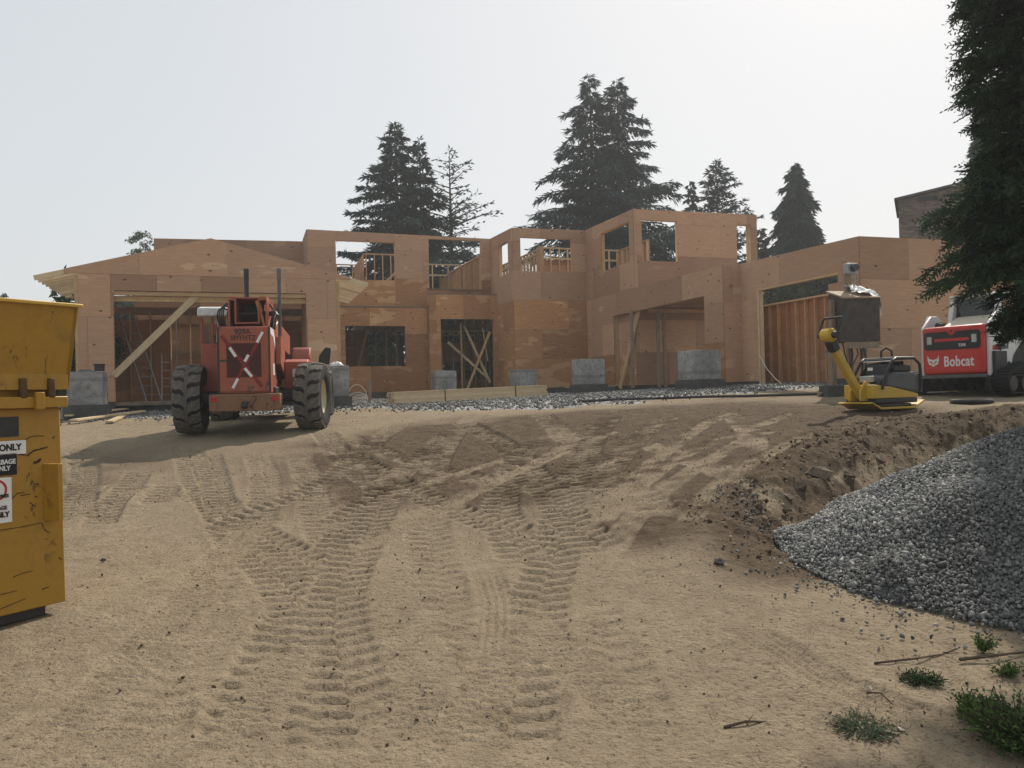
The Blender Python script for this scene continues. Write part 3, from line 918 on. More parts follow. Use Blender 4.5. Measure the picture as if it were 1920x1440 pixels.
def stud_wall(A, B, zb, zt, sp=.45, mat=None, openings=(), plates=True, mid=False, double=True):
    W = Wall(A, B, zb, zt)
    studs(W, sp, mat=mat, skip=openings)
    piece('top_plate', W, (0, TH, zt - .055), (W.L, TH + .13, zt), mat)
    piece('bottom_plate', W, (0, TH, zb), (W.L, TH + .13, zb + .04), mat)
    if mid: piece('blocking', W, (0, TH + .01, zb + mid), (W.L, TH + .12, zb + mid + .06), mat)
    return W

FL = 1.74      # plywood starts here, on the foundation
# --- plan
A = plan(960, 427, 32.5); zA = z_at(A, 960, 427)
B = along(A, E1, 1097, 432)
C = along(A, E2, 919, 448)
D = along(C, E1, 575, 430)
E = along(B, E2, 1187, 392)
Fp = along(E, E1, 1418, 403)
ZT = 8.45
# tower front
WM = Wall(A, B, FL, zA, z_at(B, 1097, 432))
oM = WM.rect((975, 445), (1073, 511))
sheathe(WM, [oM], PLY, PLY_FRESH, 5.3)
frame_opening(WM, oM); top_plate(WM)
# its left side
WS = Wall(C, A, FL, z_at(C, 919, 448), zA)
oS = WS.rect((935, 462), (954, 515)); oS = (oS[0], oS[1], WS.uz(945, 516)[1], WS.uz(945, 456)[1])
sheathe(WS, [oS], PLY, PLY_FRESH, 5.3, u_off=.8)
frame_opening(WS, oS); top_plate(WS)
# block with the big upper window, left of the entry
WB = Wall(D, C, FL, z_at(D, 575, 430), z_at(C, 919, 448))
oB = WB.rect((629, 451), (741, 526))
oG = WB.rect((803, 448), (903, 543)); oG = (oG[0], oG[1], oG[2], WB.top(oG[0]) - .14)
oN = WB.rect((629, 600), (930, 740)); oN = (WB.uz(640, 600)[0], WB.uz(930, 600)[0], 0.0, WB.uz(700, 590)[1])
sheathe(WB, [oB, oG, oN], PLY, PLY_FRESH, 6.1)
frame_opening(WB, oB); top_plate(WB)
piece('jamb', WB, (oG[0] - .04, TH, oG[2]), (oG[0] - .001, .15, oG[3])); piece('jamb', WB, (oG[1] + .001, TH, oG[2]), (oG[1] + .04, .15, oG[3]))
piece('window_sill', WB, (oG[0] - .1, -.06, oG[2] - .05), (oG[1] + .25, .16, oG[2] - .002), LUM_GREY)
piece('header', WB, (oG[0] + .002, TH + .01, oG[3] + .002), (oG[1] - .002, .13, oG[3] + .08), LUM)
# the upper return at the left end and the parapet behind the gable
D2 = D + E2 * 2.1
WD = Wall(D2, D, 4.0, z_at(D, 575, 430) - .05, z_at(D, 575, 430))
sheathe(WD, (), PLY_DARK); top_plate(WD)
D3 = along(D2, E1, 288, 447)
WP = Wall(D3, D2, 4.0, z_at(D3, 288, 447), z_at(D2, 556, 453))
sheathe(WP, (), PLY_DARK); top_plate(WP)
# lower storey left of the entry stands half a metre forward
L0 = D - E2 * .55; L1 = along(L0, E1, 802, 590)
L0 = along(L0, E1, 600, 600)
WL = Wall(L0, L1 + E1 * .35, FL, WB.uz(700, 577)[1] - .1)
zl = WL.uz(720, 577)[1]; WL.ztA = WL.ztB = zl
oL = WL.rect((647, 611), (761, 686))
sheathe(WL, [oL], PLY_FRESH, u_off=.4)
frame_opening(WL, oL, LUM_GREY)
piece('ledge', WL, (0, -.03, zl + .002), (WL.L, .56, zl + .05), LUM_GREY)
WL2 = Wall(L1, L1 + E2 * .5, FL, zl); sheathe(WL2, (), PLY_FRESH)
# entry wall, further forward still
N0 = L1 - E2 * .25; N1 = along(N0, E1, 944, 590)
WN = Wall(N0, N1, FL, 6.2)
zn = WN.uz(870, 553)[1]; WN.ztA = WN.ztB = zn
oE = WN.rect((826, 598), (929, 727)); oE = (oE[0], oE[1], 1.0, oE[3])
sheathe(WN, [oE], PLY_FRESH, PLY_FRESH, 9, u_off=.3, vert=True)
piece('jamb', WN, (oE[0] - .04, TH, FL), (oE[0] - .001, .15, oE[3]), LUM_GREY)
piece('jamb', WN, (oE[1] + .001, TH, FL), (oE[1] + .04, .15, oE[3]), LUM)
piece('header', WN, (oE[0] - .04, TH, oE[3] + .001), (oE[1] + .04, .16, oE[3] + .2), LUM_GREY)
piece('ledge', WN, (0, -.02, zn + .002), (WN.L, .30, zn + .06), LUM_GREY)
WNs = Wall(N1, N1 + E2 * 1.2, FL, zn); sheathe(WNs, (), PLY_FRESH)
sheathe(Wall(N0, N0 + E2 * .22, FL, zn), (), PLY_FRESH)
# right hand tower
WR1 = Wall(B, E, FL, z_at(B, 1097, 432), z_at(E, 1187, 392))
oR1 = (WR1.uz(1127, 440)[0], WR1.uz(1180, 440)[0], WR1.uz(1150, 502)[1], WR1.uz(1150, 428)[1])
sheathe(WR1, [oR1], PLY, PLY_FRESH, 3.0, u_off=.5); frame_opening(WR1, oR1); top_plate(WR1)
WR2 = Wall(E, Fp, FL, z_at(E, 1187, 392), z_at(Fp, 1418, 403))
oR2 = WR2.rect((1202, 412), (1271, 491)); oR3 = WR2.rect((1380, 420), (1409, 497)); oR3 = (oR3[0], oR3[1], oR3[2] - .9, oR3[3])
sheathe(WR2, [oR2, oR3], PLY, u_off=1.1); frame_opening(WR2, oR2, LUM_PALE); frame_opening(WR2, oR3, LUM_PALE, depth=.3); top_plate(WR2)
# single storey wing
G0 = plan(1123, 556, 32.0)
Gz = 5.24
Gm = along(G0, E2, 1109, 562)
G1 = along(G0, E2, 1355, 497); G2 = along(G1, E1, 1388, 495); G3 = along(G2, E2, 1610, 443); G4 = along(G3, E1, 1900, 450)
WW1 = Wall(Gm, G1, FL, z_at(Gm, 1109, 562), z_at(G1, 1355, 497))
o1 = (WW1.uz(1151, 600)[0], WW1.uz(1322, 600)[0], 1.0, WW1.uz(1230, 575)[1])
sheathe(WW1, [o1], PLY, PLY_FRESH, 3.0, u_off=.2); top_plate(WW1)
for k in range(3):
    piece('jamb', WW1, (o1[0] - .04 + .045*k - .03, TH + .01 + .03*k, FL), (o1[0] - .002 + .045*k - .03, TH + .15, o1[3]), LUM)
piece('jamb', WW1, (o1[1] + .001, TH, FL), (o1[1] + .04, TH + .14, o1[3]), LUM)
piece('header', WW1, (o1[0] - .1, TH + .002, o1[3] + .001), (o1[1] + .05, TH + .14, o1[3] + .28), LUM)
WW2 = Wall(G1, G2, FL, z_at(G1, 1355, 497), z_at(G2, 1388, 495)); sheathe(WW2, (), PLY, u_off=.3, vert=True); top_plate(WW2)
WW3 = Wall(G2, G3, FL, z_at(G2, 1388, 495), z_at(G3, 1610, 443))
u_a, u_b, u_c = WW3.uz(1425, 600)[0], WW3.uz(1556, 600)[0], WW3.uz(1572, 520)[0]
z_h = WW3.uz(1500, 526)[1]; z_s = WW3.uz(1565, 531)[1]
o3, o4 = (u_a, u_b, 1.0, z_h), (u_b - .01, u_c, z_s, z_h)
sheathe(WW3, [o3, o4], PLY, u_off=.6); top_plate(WW3)
piece('jamb', WW3, (u_a - .06, -.035, FL - .15), (u_a - .002, .13, z_h - .02), LUM_PALE)
piece('header', WW3, (u_a, -.02, z_h - .045), (u_c, .13, z_h - .002), LUM)
piece('jamb', WW3, (u_b + .001, TH, FL), (u_b + .04, .15, z_s), LUM)
WW4 = Wall(G3, G4, FL, z_at(G3, 1610, 443), z_at(G3, 1610, 443) + .03); sheathe(WW4, (), PLY, u_off=.9); top_plate(WW4)

# --- the gabled bay on the left
K0 = plan(146, 515, 22.4); K1 = along(K0, E1, 630, 527)
KF = 1.60
WK = Wall(K0, K1, KF, 4.9)
zk = (WK.uz(146, 514)[1] + WK.uz(630, 523)[1]) / 2               # springing of the gable
oK = (WK.uz(213, 600)[0], WK.uz(575, 600)[0], 0.0, (WK.uz(213, 545)[1] + WK.uz(575, 550)[1]) / 2)
up_, zp = WK.uz(398, 447)
ul, zl_ = WK.uz(63, 517); ur, zr_ = WK.uz(690, 528)
up_ = (ul + ur) / 2; slope = ((zp - zl_) / (up_ - ul) + (zp - zr_) / (ur - up_)) / 2
WK.ztA = WK.ztB = zk
sheathe(WK, [oK], PLY, u_off=1.0, vert=True)
class _G: pass
# triangle of plywood with its overhangs
WG = Wall(K0 + E1 * (ul + .75), K0 + E1 * (ur - .55), zk + .002, zp)
pk = up_ - (ul + .75)
sheathe(WG, (), PLY, planes=[(slope, -1.0, zp - slope * pk), (-slope, -1.0, zp + slope * pk)], u_off=.5, v0=-.004)
# rafters: one pair every 45 cm behind the front
nraf = 11
for k in range(nraf):
    v = .03 + .46 * k
    for s, ue in ((-1, ul), (1, ur)):
        p = WK.P(up_, v, zp - .08); q = WK.P(ue, v, zp - slope * abs(ue - up_) - .08)
        timber('rafter', p, q, .04, .14, LUM_PALE)
    if k % 2 == 0:
        timber('ceiling_joist', WK.P(.1, v + .05, zk + .10), WK.P(WK.L - .1, v + .05, zk + .10), .04, .17, LUM)
# unseen roof sheets, added to darken the bay inside
for s, ue in ((-1, ul + 1.0), (1, ur - .9)):
    for k in range(2):
        va, vb_ = 1.3 + 1.95*k, 3.2 + 1.95*k
        for (ga, gb) in ((0.0, .5), (.5, 1.0)):
            ua, ub2 = up_ + (ue - up_)*ga, up_ + (ue - up_)*gb
            P4 = [WK.P(u, v, zp - slope*abs(u - up_) + .005) for u, v in ((ua, va), (ub2, va), (ub2, vb_), (ua, vb_))]
            link('shading_roof_sheet', MB().add(P4 + [p + Vector((0, 0, .016)) for p in P4], [(0,3,2,1), (4,5,6,7), (0,1,5,4), (1,2,6,5), (2,3,7,6), (3,0,4,7)]).mesh('shading_roof_sheet'), PLY_IN, house)
# posts either side of the opening (returns behind the front)
for u in (0.08, oK[0] - .02, oK[1] + .02, WK.L - .10):
    piece('post', WK, (u - .019, TH, KF), (u + .019, .16, zk), LUM)
piece('header', WK, (oK[0] - .1, TH + .01, oK[3] - .13), (oK[1] + .1, .10, oK[3] - .02), LUM)
piece('header', WK, (oK[0] - .1, .14, oK[3] - .30), (oK[1] + .1, .24, oK[3] - .15), LUM)
piece('header', WK, (oK[0] - .1, .30, oK[3] - .28), (oK[1] + .1, .40, oK[3] - .12), LUM_GREY)
# returns behind the piers
for ua, ub in ((.03, None), (WK.L - .03, None)):
    Wx = Wall(K0 + E1 * ua, K0 + E1 * ua + E2 * 5.2, KF, zk)
    sheathe(Wx, (), PLY); studs(Wx, .6)
Wx = Wall(K0 + E1 * (oK[1] + .1) + E2 * .2, K0 + E1 * (oK[1] + .1) + E2 * 3.2, KF, zk - .2); sheathe(Wx, (), PLY_IN, v0=.02)
timber('brace', WK.P(oK[0] - .02, -.05, WK.uz(216, 705)[1]), WK.P(WK.uz(372, 555)[0], .12, oK[3] - .04), .04, .19, LUM_PALE)
piece('bottom_plate', WK, (oK[0], .02, KF - .12), (oK[1], .3, KF - .01), LUM_GREY)
# back wall of the bay with an opening to the house, and framing beyond
bb = K0 + E2 * 5.2
WKb = Wall(bb, bb + E1 * WK.L, KF, zk - .1)
studs(WKb, .62, zt=zk - .55, mat=LUM)
piece('header', WKb, (0, TH + .13, zk - .62), (WKb.L, .34, zk - .36), LUM_GREY)
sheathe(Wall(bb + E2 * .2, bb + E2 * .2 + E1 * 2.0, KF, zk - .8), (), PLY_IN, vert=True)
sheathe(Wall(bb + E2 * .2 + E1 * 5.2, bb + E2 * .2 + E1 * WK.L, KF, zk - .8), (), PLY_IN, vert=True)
bb2 = K0 + E2 * 9.0 + E1 * .4
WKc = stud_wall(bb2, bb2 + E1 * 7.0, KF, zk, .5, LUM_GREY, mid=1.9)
sheathe(Wall(bb2 + E2 * .3, bb2 + E2 * .3 + E1 * 2.4, KF, zk), (), PLY_IN, vert=True)
sheathe(Wall(bb2 + E2 * .3 + E1 * 5.4, bb2 + E2 * .3 + E1 * 7.6, KF, zk), (), PLY_IN, vert=True)
sheathe(Wall(bb2 + E2 * .1, bb2 + E2 * .1 + E1 * 7.0, zk - .62, zk + .5), (), PLY_IN)

# --- posts added behind the corners to stop bright slits of light
for cp3, zt3, zb3 in ((A, zA, FL), (D, z_at(D, 575, 430), FL), (E, z_at(E, 1187, 392), FL), (G1, z_at(G1, 1355, 497), FL), (G3, z_at(G3, 1610, 443), FL), (L0, zl, FL)):
    q = cp3 + (E1 + E2) * .075
    timber('corner_seal_post', (q.x, q.y, zb3), (q.x, q.y, zt3 - .06), .10, .10, LUM)
# --- floors and ceilings
def slab(name, pts, z0, z1, mat):
    return link(name, MB().prism([(p.x, p.y) for p in pts], z0, z1, 'z').mesh(name), mat, house)
back = 9.0
slab('floor_deck', [A + E2*.2, B + E2*.2, E + E2*.3, Fp + E2*.2, Fp + E2*7.5, C + E2*5.5 + E1*2, C + E2*5.0], 4.92, 5.02, PLY_IN)
slab('floor_deck', [D + E2*.2, C + E2*.2, C + E2*4.9, D + E2*4.9], 5.10, 5.20, PLY_IN)
slab('roof_deck', [G0 + E1*.4, G1 + E1*.2 - E2*.1, G1 + E1*2.6 + E2*1.5, G0 + E1*4.4], 4.62, 4.70, PLY_IN)
slab('floor_slab', [K0 + E2*.25, K1 + E2*.25, K1 + E2*10.5, K0 + E2*10.5], 1.30, KF - .13, CONC_DARK)
slab('floor_slab', [L0 + E2*.4 + E1*.5, N1 + E2*.3, A + E2*.5, B + E2*.5, Fp + E2*.5, Fp + E2*8, D + E2*8], 1.35, FL - .15, CONC_DARK)
slab('floor_slab', [G0 + E1*.3, G1 + E1*.3, G2 + E1*.3 , G3 + E1*.3 + E2*.4, G4 + E2*.4, G4 + E2*9, G0 + E1*10], 1.40, FL - .2, CONC_DARK)
for k in range(14):
    p = N0 + E1 * (-2.4 + .42 * k) + E2 * .75
    timber('floor_joist', (p.x, p.y, 4.78), ((p + E2 * 6).x, (p + E2 * 6).y, 4.78), .04, .26, LUM_GREY)
# foundation strips
def footing(W, zt, depth=.3, front=.02):
    link('foundation', box((-.02, -front, .6), (W.L + .02, depth, zt)).mesh('foundation'), CONC_DARK, house, W.M)
for W_ in (WM, WS, WL, WR1, WR2, WW2, WW4): footing(W_, FL - .003)
link('foundation', box((0, -.02, .6), (o1[0] - .03, .3, FL - .003)).mesh('foundation'), CONC_DARK, house, WW1.M)
link('foundation', box((o1[1], -.02, .6), (WW1.L, .3, FL - .003)).mesh('foundation'), CONC_DARK, house, WW1.M)
link('foundation', box((0, -.02, .6), (u_a - .05, .3, FL - .003)).mesh('foundation'), CONC_DARK, house, WW3.M)
link('foundation', box((u_b, -.02, .6), (WW3.L, .3, FL - .003)).mesh('foundation'), CONC_DARK, house, WW3.M)
for ua, ub in ((0, oK[0]), (oK[1], WK.L)):
    link('foundation', box((ua, -.02, .6), (ub, .3, KF - .003)).mesh('foundation'), CONC_DARK, house, WK.M)

# --- framing seen through the upper windows: back walls at the same height, floors open to the sky
bB = D + E2 * 4.6
WBb = stud_wall(bB + E1 * 3.1, bB + E1 * 6.0, 5.2, 8.5, .42, LUM)
timber('brace', WBb.P(.1, -.03, 6.3), WBb.P(2.2, -.03, 8.3), .03, .09, LUM)
WBs = Wall(bB + E1 * 3.0 - E2*.2, bB + E1 * 3.0 + E2 * 3.2, 5.2, 8.45, 8.3)
sheathe(WBs, (), PLY_IN, vert=True); top_plate(WBs)
WBl = Wall(bB - E1*.4 + E2*3.4, bB + E1 * 3.0 + E2 * 3.4, 5.2, 8.5); studs(WBl, .9); top_plate(WBl)
# side wall seen in the gap above the entry
gp = along(C + E2 * .3, E1, 905, 470)
WGp = Wall(gp + E2 * 8.5, gp + E2 * .2, 5.2, 8.0, 7.9)
sheathe(WGp, (), PLY_IN, vert=True, v0=.16); studs(WGp, .45); top_plate(WGp, mat=LUM_PALE)
# tower: back wall and right side
bM = A + E2 * 9.6
WMb = stud_wall(bM - E1 * 2.0, bM + E1 * 3.2, 5.1, 8.42, .9, LUM_PALE)
piece('header', WMb, (0, TH, 7.78), (WMb.L, .12, 7.86), LUM_PALE)
WMs = Wall(bM + E1 * 2.6, bM + E1 * 2.6 - E2 * 6.0, 5.1, 8.42, 8.3); studs(WMs, .45, mat=LUM); top_plate(WMs, mat=LUM_PALE)
piece('header', WMs, (0, TH, 8.05), (WMs.L, .12, 8.13), LUM_PALE)
piece('post', WMs, (WMs.L - .5, TH, 5.1), (WMs.L, .2, 8.38), LUM)
# right tower: back wall
bR = E + E2 * 8.0
WRb = stud_wall(bR - E1 * .6, bR + E1 * (WR2.L - .3), 5.1, 8.36, .42, LUM_PALE)
piece('header', WRb, (0, TH + .01, 7.80), (WRb.L, .12, 7.88), LUM_PALE)
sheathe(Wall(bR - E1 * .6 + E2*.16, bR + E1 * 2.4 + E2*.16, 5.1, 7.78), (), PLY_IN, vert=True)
WRs = Wall(bR + E1 * 3.3, bR + E1 * 3.3 - E2 * 3.0, 5.1, 8.3); sheathe(WRs, (), PLY_IN, vert=True, v0=.15); studs(WRs, .45, mat=LUM_PALE); top_plate(WRs)


# --- ground floor behind the openings
# behind the lower window
q0 = L0 + E2 * 4.5
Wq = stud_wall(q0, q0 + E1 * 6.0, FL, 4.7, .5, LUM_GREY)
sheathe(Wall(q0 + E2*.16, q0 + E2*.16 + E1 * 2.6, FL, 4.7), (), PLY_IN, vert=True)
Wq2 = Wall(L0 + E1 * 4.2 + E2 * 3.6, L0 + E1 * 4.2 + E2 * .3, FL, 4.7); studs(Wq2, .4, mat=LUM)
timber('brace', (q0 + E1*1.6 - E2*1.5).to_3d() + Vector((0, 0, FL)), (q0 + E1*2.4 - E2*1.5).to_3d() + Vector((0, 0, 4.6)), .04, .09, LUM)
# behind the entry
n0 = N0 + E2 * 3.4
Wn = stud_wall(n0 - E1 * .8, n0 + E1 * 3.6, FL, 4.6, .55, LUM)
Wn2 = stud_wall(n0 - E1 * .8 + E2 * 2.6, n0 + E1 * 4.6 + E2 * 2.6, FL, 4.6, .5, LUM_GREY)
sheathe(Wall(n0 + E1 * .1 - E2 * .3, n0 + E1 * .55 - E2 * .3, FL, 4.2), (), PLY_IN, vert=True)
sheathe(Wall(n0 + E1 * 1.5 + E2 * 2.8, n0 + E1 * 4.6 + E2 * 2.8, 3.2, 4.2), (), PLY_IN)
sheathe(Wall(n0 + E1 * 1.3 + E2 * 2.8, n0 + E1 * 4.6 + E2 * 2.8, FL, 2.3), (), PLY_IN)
def in_wall(W, a, b, w=.04, h=.11, mat=None): timber('brace', W.P(*a), W.P(*b), w, h, mat or LUM_PALE)
um = (oE[0] + oE[1]) / 2; ow = oE[1] - oE[0]
in_wall(WN, (um - .25*ow, 1.2, 3.9), (oE[1] - .05, .9, FL + .5))
in_wall(WN, (um + .05*ow, 1.0, 4.6), (oE[1] - .02, .7, FL + .3))
in_wall(WN, (oE[1] - .04, .5, 4.3), (um + .05*ow, .8, FL), mat=LUM)
in_wall(WN, (oE[1] - .25, .9, 4.5), (oE[1] - .04, .9, 3.0))
piece('post', WN, (um - .16, .6, FL), (um - .10, .72, 4.7), LUM)
# inside the wing: a plywood partition, posts, a brace, a ceiling
w0 = G0 + E1 * 3.4
Wp = Wall(w0 + E2 * 1.0, w0 - E2 * 9.5, FL, 4.55)
Wpt = Wall(G0 + E1 * .6 - E2 * .8, G0 + E1 * 4.6 - E2 * .8, FL, 4.5)
op_ = Wpt.rect((1301, 588), (1340, 700)); op_ = (op_[0], op_[1], 2.4, op_[3])
sheathe(Wpt, [(Wpt.uz(1301, 600)[0], 9, 2.2, 4.35)], PLY_IN, vert=False)
Wpp = Wall(G0 + E1 * .5 - E2 * 3.2, G0 + E1 * 4.6 - E2 * 3.2, FL, 4.55)
for px in (1186, 1235, 1247):
    u = Wpp.uz(px, 640)[0]; piece('post', Wpp, (u - .05, 0, FL - .1), (u + .05, .09, 4.5), LUM_GREY)
piece('header', Wpp, (0, 0, 4.42), (Wpp.L, .1, 4.55), LUM)
timber('brace', WW1.P(WW1.uz(1165, 718)[0], -.05, FL - .1), WW1.P(WW1.uz(1192, 585)[0], .12, o1[3] + .02), .05, .2, LUM)
# inside the garage bay: a stud wall with plywood on its far side
gA = G2 + E1 * 1.3 + E2 * .9
gB = G3 + E1 * 1.3 + E2 * 1.5
Wgs = Wall(gA, gB, FL - .1, 4.35)
zt_ = [Wgs.uz(1440, 569)[1], Wgs.uz(1550, 553)[1]]
zt_ = sum(zt_) / 2; Wgs.ztA = Wgs.ztB = zt_
studs(Wgs, .42, mat=LUM); sheathe(Wgs, (), PLY_IN, v0=.16, vert=True)
piece('top_plate', Wgs, (0, -.005, zt_ - .045), (Wgs.L, .15, zt_ + .005), LUM_PALE)
piece('bottom_plate', Wgs, (0, .005, FL - .1), (Wgs.L, .14, FL - .06), LUM_GREY)
gC = gA + E1 * 3.5
Wge = Wall(G2 + E1 * .15 + E2 * .9, gA, FL - .1, zt_); studs(Wge, .45, mat=LUM); sheathe(Wge, (), PLY_IN, v0=.16, vert=True)
piece('top_plate', Wge, (0, -.004, zt_ - .045), (Wge.L, .15, zt_ + .004), LUM_PALE)
# ------------------------------------------------------------------ trees
def kite_batch(P, D, U, L, Wd):
    """leaf-like kites: base point, direction, width direction, length, width"""
    n = len(P)
    a = P; b = P + D * (L * .45)[:, None] + U * (Wd / 2)[:, None]; c = P + D * L[:, None]; d = P + D * (L * .45)[:, None] - U * (Wd / 2)[:, None]
    V = np.stack([a, b, c, d], 1).reshape(-1, 3)
    i = np.arange(n) * 4
    F = np.stack([i, i+1, i+2, i+3], 1)
    return V, F
def unit(v): return v / np.maximum(np.linalg.norm(v, axis=1, keepdims=True), 1e-9)

def conifer_arrays(seed, H, R, h0=.12, nb=150, droop=.35, lift=.25, prof=1.0, dens=70, leaf=(.34, .10), gap=.0, hang=.55, lean=(0, 0), side=None, top_thin=.0):
    """needle kites and wood tubes of a conifer standing at the origin"""
    r = np.random.default_rng(seed)
    Vs, Fs, Ts, off = [], [], [], 0
    wood = MB()
    trunk_pts = [(lean[0]*t**2, lean[1]*t**2, H*t) for t in np.linspace(0, 1, 9)]
    wood.tube(trunk_pts, [max(.015, .028*H*(1-t)**.8*.55) for t in np.linspace(0, 1, 9)], 8)
    for k in range(nb):
        t = h0 + (1 - h0) * ((k + r.random()) / nb)**.92
        z = H * t
        rr = R * ((1 - t)/(1 - h0))**prof * (0.42 + .68 * r.random()**1.3) + .10
        if r.random() < gap: continue
        az = k * 2.39996 + r.normal(0, .35)
        if side is not None and math.cos(az - side[0]) < side[1]: continue
        dx, dy = math.cos(az), math.sin(az)
        ox, oy = lean[0]*t**2, lean[1]*t**2
        lf = lift * (.6 + .8*r.random()); dr = droop * (.6 + .8*r.random())
        n = max(6, int(dens * rr * (1 - top_thin * t)))
        s = r.random(n)**.75
        sp = np.stack([ox + dx*rr*s, oy + dy*rr*s, z + rr*(lf*s - dr*s*s)], 1)
        side_v = np.array([-dy, dx, 0.])
        w = rr * .19 * (1 - s*.75) * r.normal(0, 1, n)
        P = sp + side_v * w[:, None] + np.stack([np.zeros(n), np.zeros(n), -np.abs(w) * .25 - r.random(n) * .10 * rr * hang], 1)
        sg = np.sign(w) + .001
        D = unit(np.array([dx, dy, 0.])[None] * r.uniform(.25, 1.1, n)[:, None] + side_v[None] * (sg * r.uniform(.1, .9, n))[:, None]
                 + np.array([0, 0, 1.])[None] * (r.normal(-hang, .35, n))[:, None])
        U = unit(np.cross(D, r.normal(size=(n, 3))))
        L = leaf[0] * r.uniform(.6, 1.3, n); Wd = leaf[1] * r.uniform(.7, 1.3, n)
        V, F = kite_batch(P, D, U, L, Wd)
        Vs.append(V); Fs.append(F + off); off += len(V)
        Ts.append(np.repeat(np.clip(.25 + .55*s + r.normal(0, .18, n), 0, 1), 4))
        if rr > .5:
            pts = [(ox + dx*rr*q, oy + dy*rr*q, z + rr*(lf*q - dr*q*q)) for q in (0, .35, .7, .95)]
            wood.tube(pts, [.020*rr + .012, .015*rr + .01, .008*rr + .006, .006], 4)
    return np.concatenate(Vs), np.concatenate(Fs), np.concatenate(Ts), wood
def conifer(name, label, loc, seed, group=None, mat=None, parts=None, **kw):
    root = empty(name, loc, 0, label, 'tree', group)
    V, F, T, wood = conifer_arrays(seed, **kw)
    if parts:                                       # further stems sharing the crown
        for (dx, dy, kw2, sd) in parts:
            V2, F2, T2, w2 = conifer_arrays(sd, **kw2)
            F = np.concatenate([F, F2 + len(V)]); V = np.concatenate([V, V2 + np.array([dx, dy, 0])]); T = np.concatenate([T, T2])
            wood.add([(x + dx, y + dy, z) for x, y, z in w2.v], w2.f)
    link('crown', np_mesh('crown', V, F, mat or NEEDLE, {'tone': T}), parent=root)
    wood.build('trunk', BARK, root, smooth=True)
    return root
def stand(px, Y, ptop):
    """foot of a tree seen in direction px at distance Y, and its height if its tip shows at row ptop"""
    p = at(px, ptop, Y)
    zg = float(gz(p.x, p.y)) if Y < 35 else 1.5
    return (p.x, p.y, zg - .05), p.z - zg
G_T = 'conifers rising behind the house'
loc, h = stand(740, 46, 226)
conifer('fir_tree', 'broad dense fir, tallest of the left group behind the house', loc, 3, G_T, H=h, R=7.2, h0=.2, nb=135, droop=.22, lift=.22, prof=.95, dens=78, leaf=(.40, .10), hang=.25)
loc, h = stand(786, 47, 258)
conifer('fir_tree', 'slim spire-topped fir pressed between the broad fir and the thin pine', loc, 4, G_T, H=h, R=4.6, h0=.15, nb=105, droop=.25, lift=.25, prof=.95, dens=74, leaf=(.40, .12), hang=.3)
loc, h = stand(842, 48, 280)
conifer('pine_tree', 'thin half-bare pine with open branches right of the firs', loc, 8, G_T, H=h, R=6.4, h0=.16, nb=100, droop=.10, lift=.42, prof=.75, dens=30, leaf=(.30, .10), hang=.05, gap=.22, top_thin=.55)
loc, h = stand(1105, 48, 138)
conifer('fir_tree', 'huge double-topped fir rising behind the tower', loc, 21, G_T, H=h, R=7.4, h0=.14, nb=150, droop=.40, lift=.42, prof=.82, dens=78, leaf=(.42, .085), hang=.6,
        parts=[(1.75, .5, dict(H=h*.995, R=7.4, h0=.14, nb=150, droop=.40, lift=.46, prof=.82, dens=78, leaf=(.42, .085), hang=.6), 22)])
loc, h = stand(1343, 52, 302)
conifer('fir_tree', 'wispy pointed fir behind the right tower roofline', loc, 31, G_T, H=h, R=5.6, h0=.2, nb=150, droop=.15, lift=.4, prof=.8, dens=52, leaf=(.34, .09), hang=.1,
        parts=[(-1.2, .0, dict(H=h*.92, R=1.5, h0=.3, nb=80, droop=.3, lift=.2, prof=.8, dens=90, leaf=(.36, .12), hang=.5, lean=(-.6, 0)), 32)])
loc, h = stand(1490, 50, 303)
conifer('spruce_tree', 'solid drooping spruce standing alone above the wing', loc, 41, G_T, H=h, R=4.1, h0=.1, nb=150, droop=.75, lift=.12, prof=.66, dens=100, leaf=(.48, .13), hang=1.0)
loc, h = stand(1425, 44, 425)
conifer('fir_tree', 'small fir peeping out past the corner of the right tower', loc, 44, G_T, H=h, R=1.9, h0=.1, nb=90, droop=.3, lift=.2, dens=80, leaf=(.34, .11))
loc, h = stand(1846, 36, 178)
conifer('fir_tree', 'dark slender fir half hidden behind the near cedar', loc, 51, G_T, H=h, R=2.2, h0=.1, nb=190, droop=.5, lift=.15, prof=.75, dens=105, leaf=(.42, .14), hang=.8)

# dark screen of evergreens behind the house, seen only through its openings
hedge_proto = None
for k, (px, Y, ht) in enumerate([(150, 44, 5.2), (250, 45, 6.0), (350, 46, 5.6), (470, 46, 6.0), (570, 47, 5.6), (690, 50, 5.0), (880, 50, 5.2), (980, 50, 5.4),
                                 (1300, 44, 6.4), (1400, 43, 6.4), (1465, 43, 7.0), (1530, 42, 7.2), (1600, 42, 7.0), (1700, 42, 6.6), (1800, 40, 6.5)]):
    p = at(px, 700, Y)
    if hedge_proto is None:
        hedge_proto = conifer('hedge_tree', 'dark evergreen screen tree seen through the house openings', (p.x, p.y, 1.4), 61, 'evergreen screen behind the house', mat=CEDAR,
                              H=6.0, R=2.3, h0=.02, nb=200, droop=.25, lift=.35, prof=.38, dens=75, leaf=(.42, .17), hang=.2)
        o = hedge_proto
    else:
        o = copy_tree(hedge_proto)
    o.location = (p.x, p.y, 1.4); o.rotation_euler = (0, 0, k * 1.3); o.scale = (1.0 + .1*(k % 3), 1.0 + .1*(k % 3), ht / 6.0)
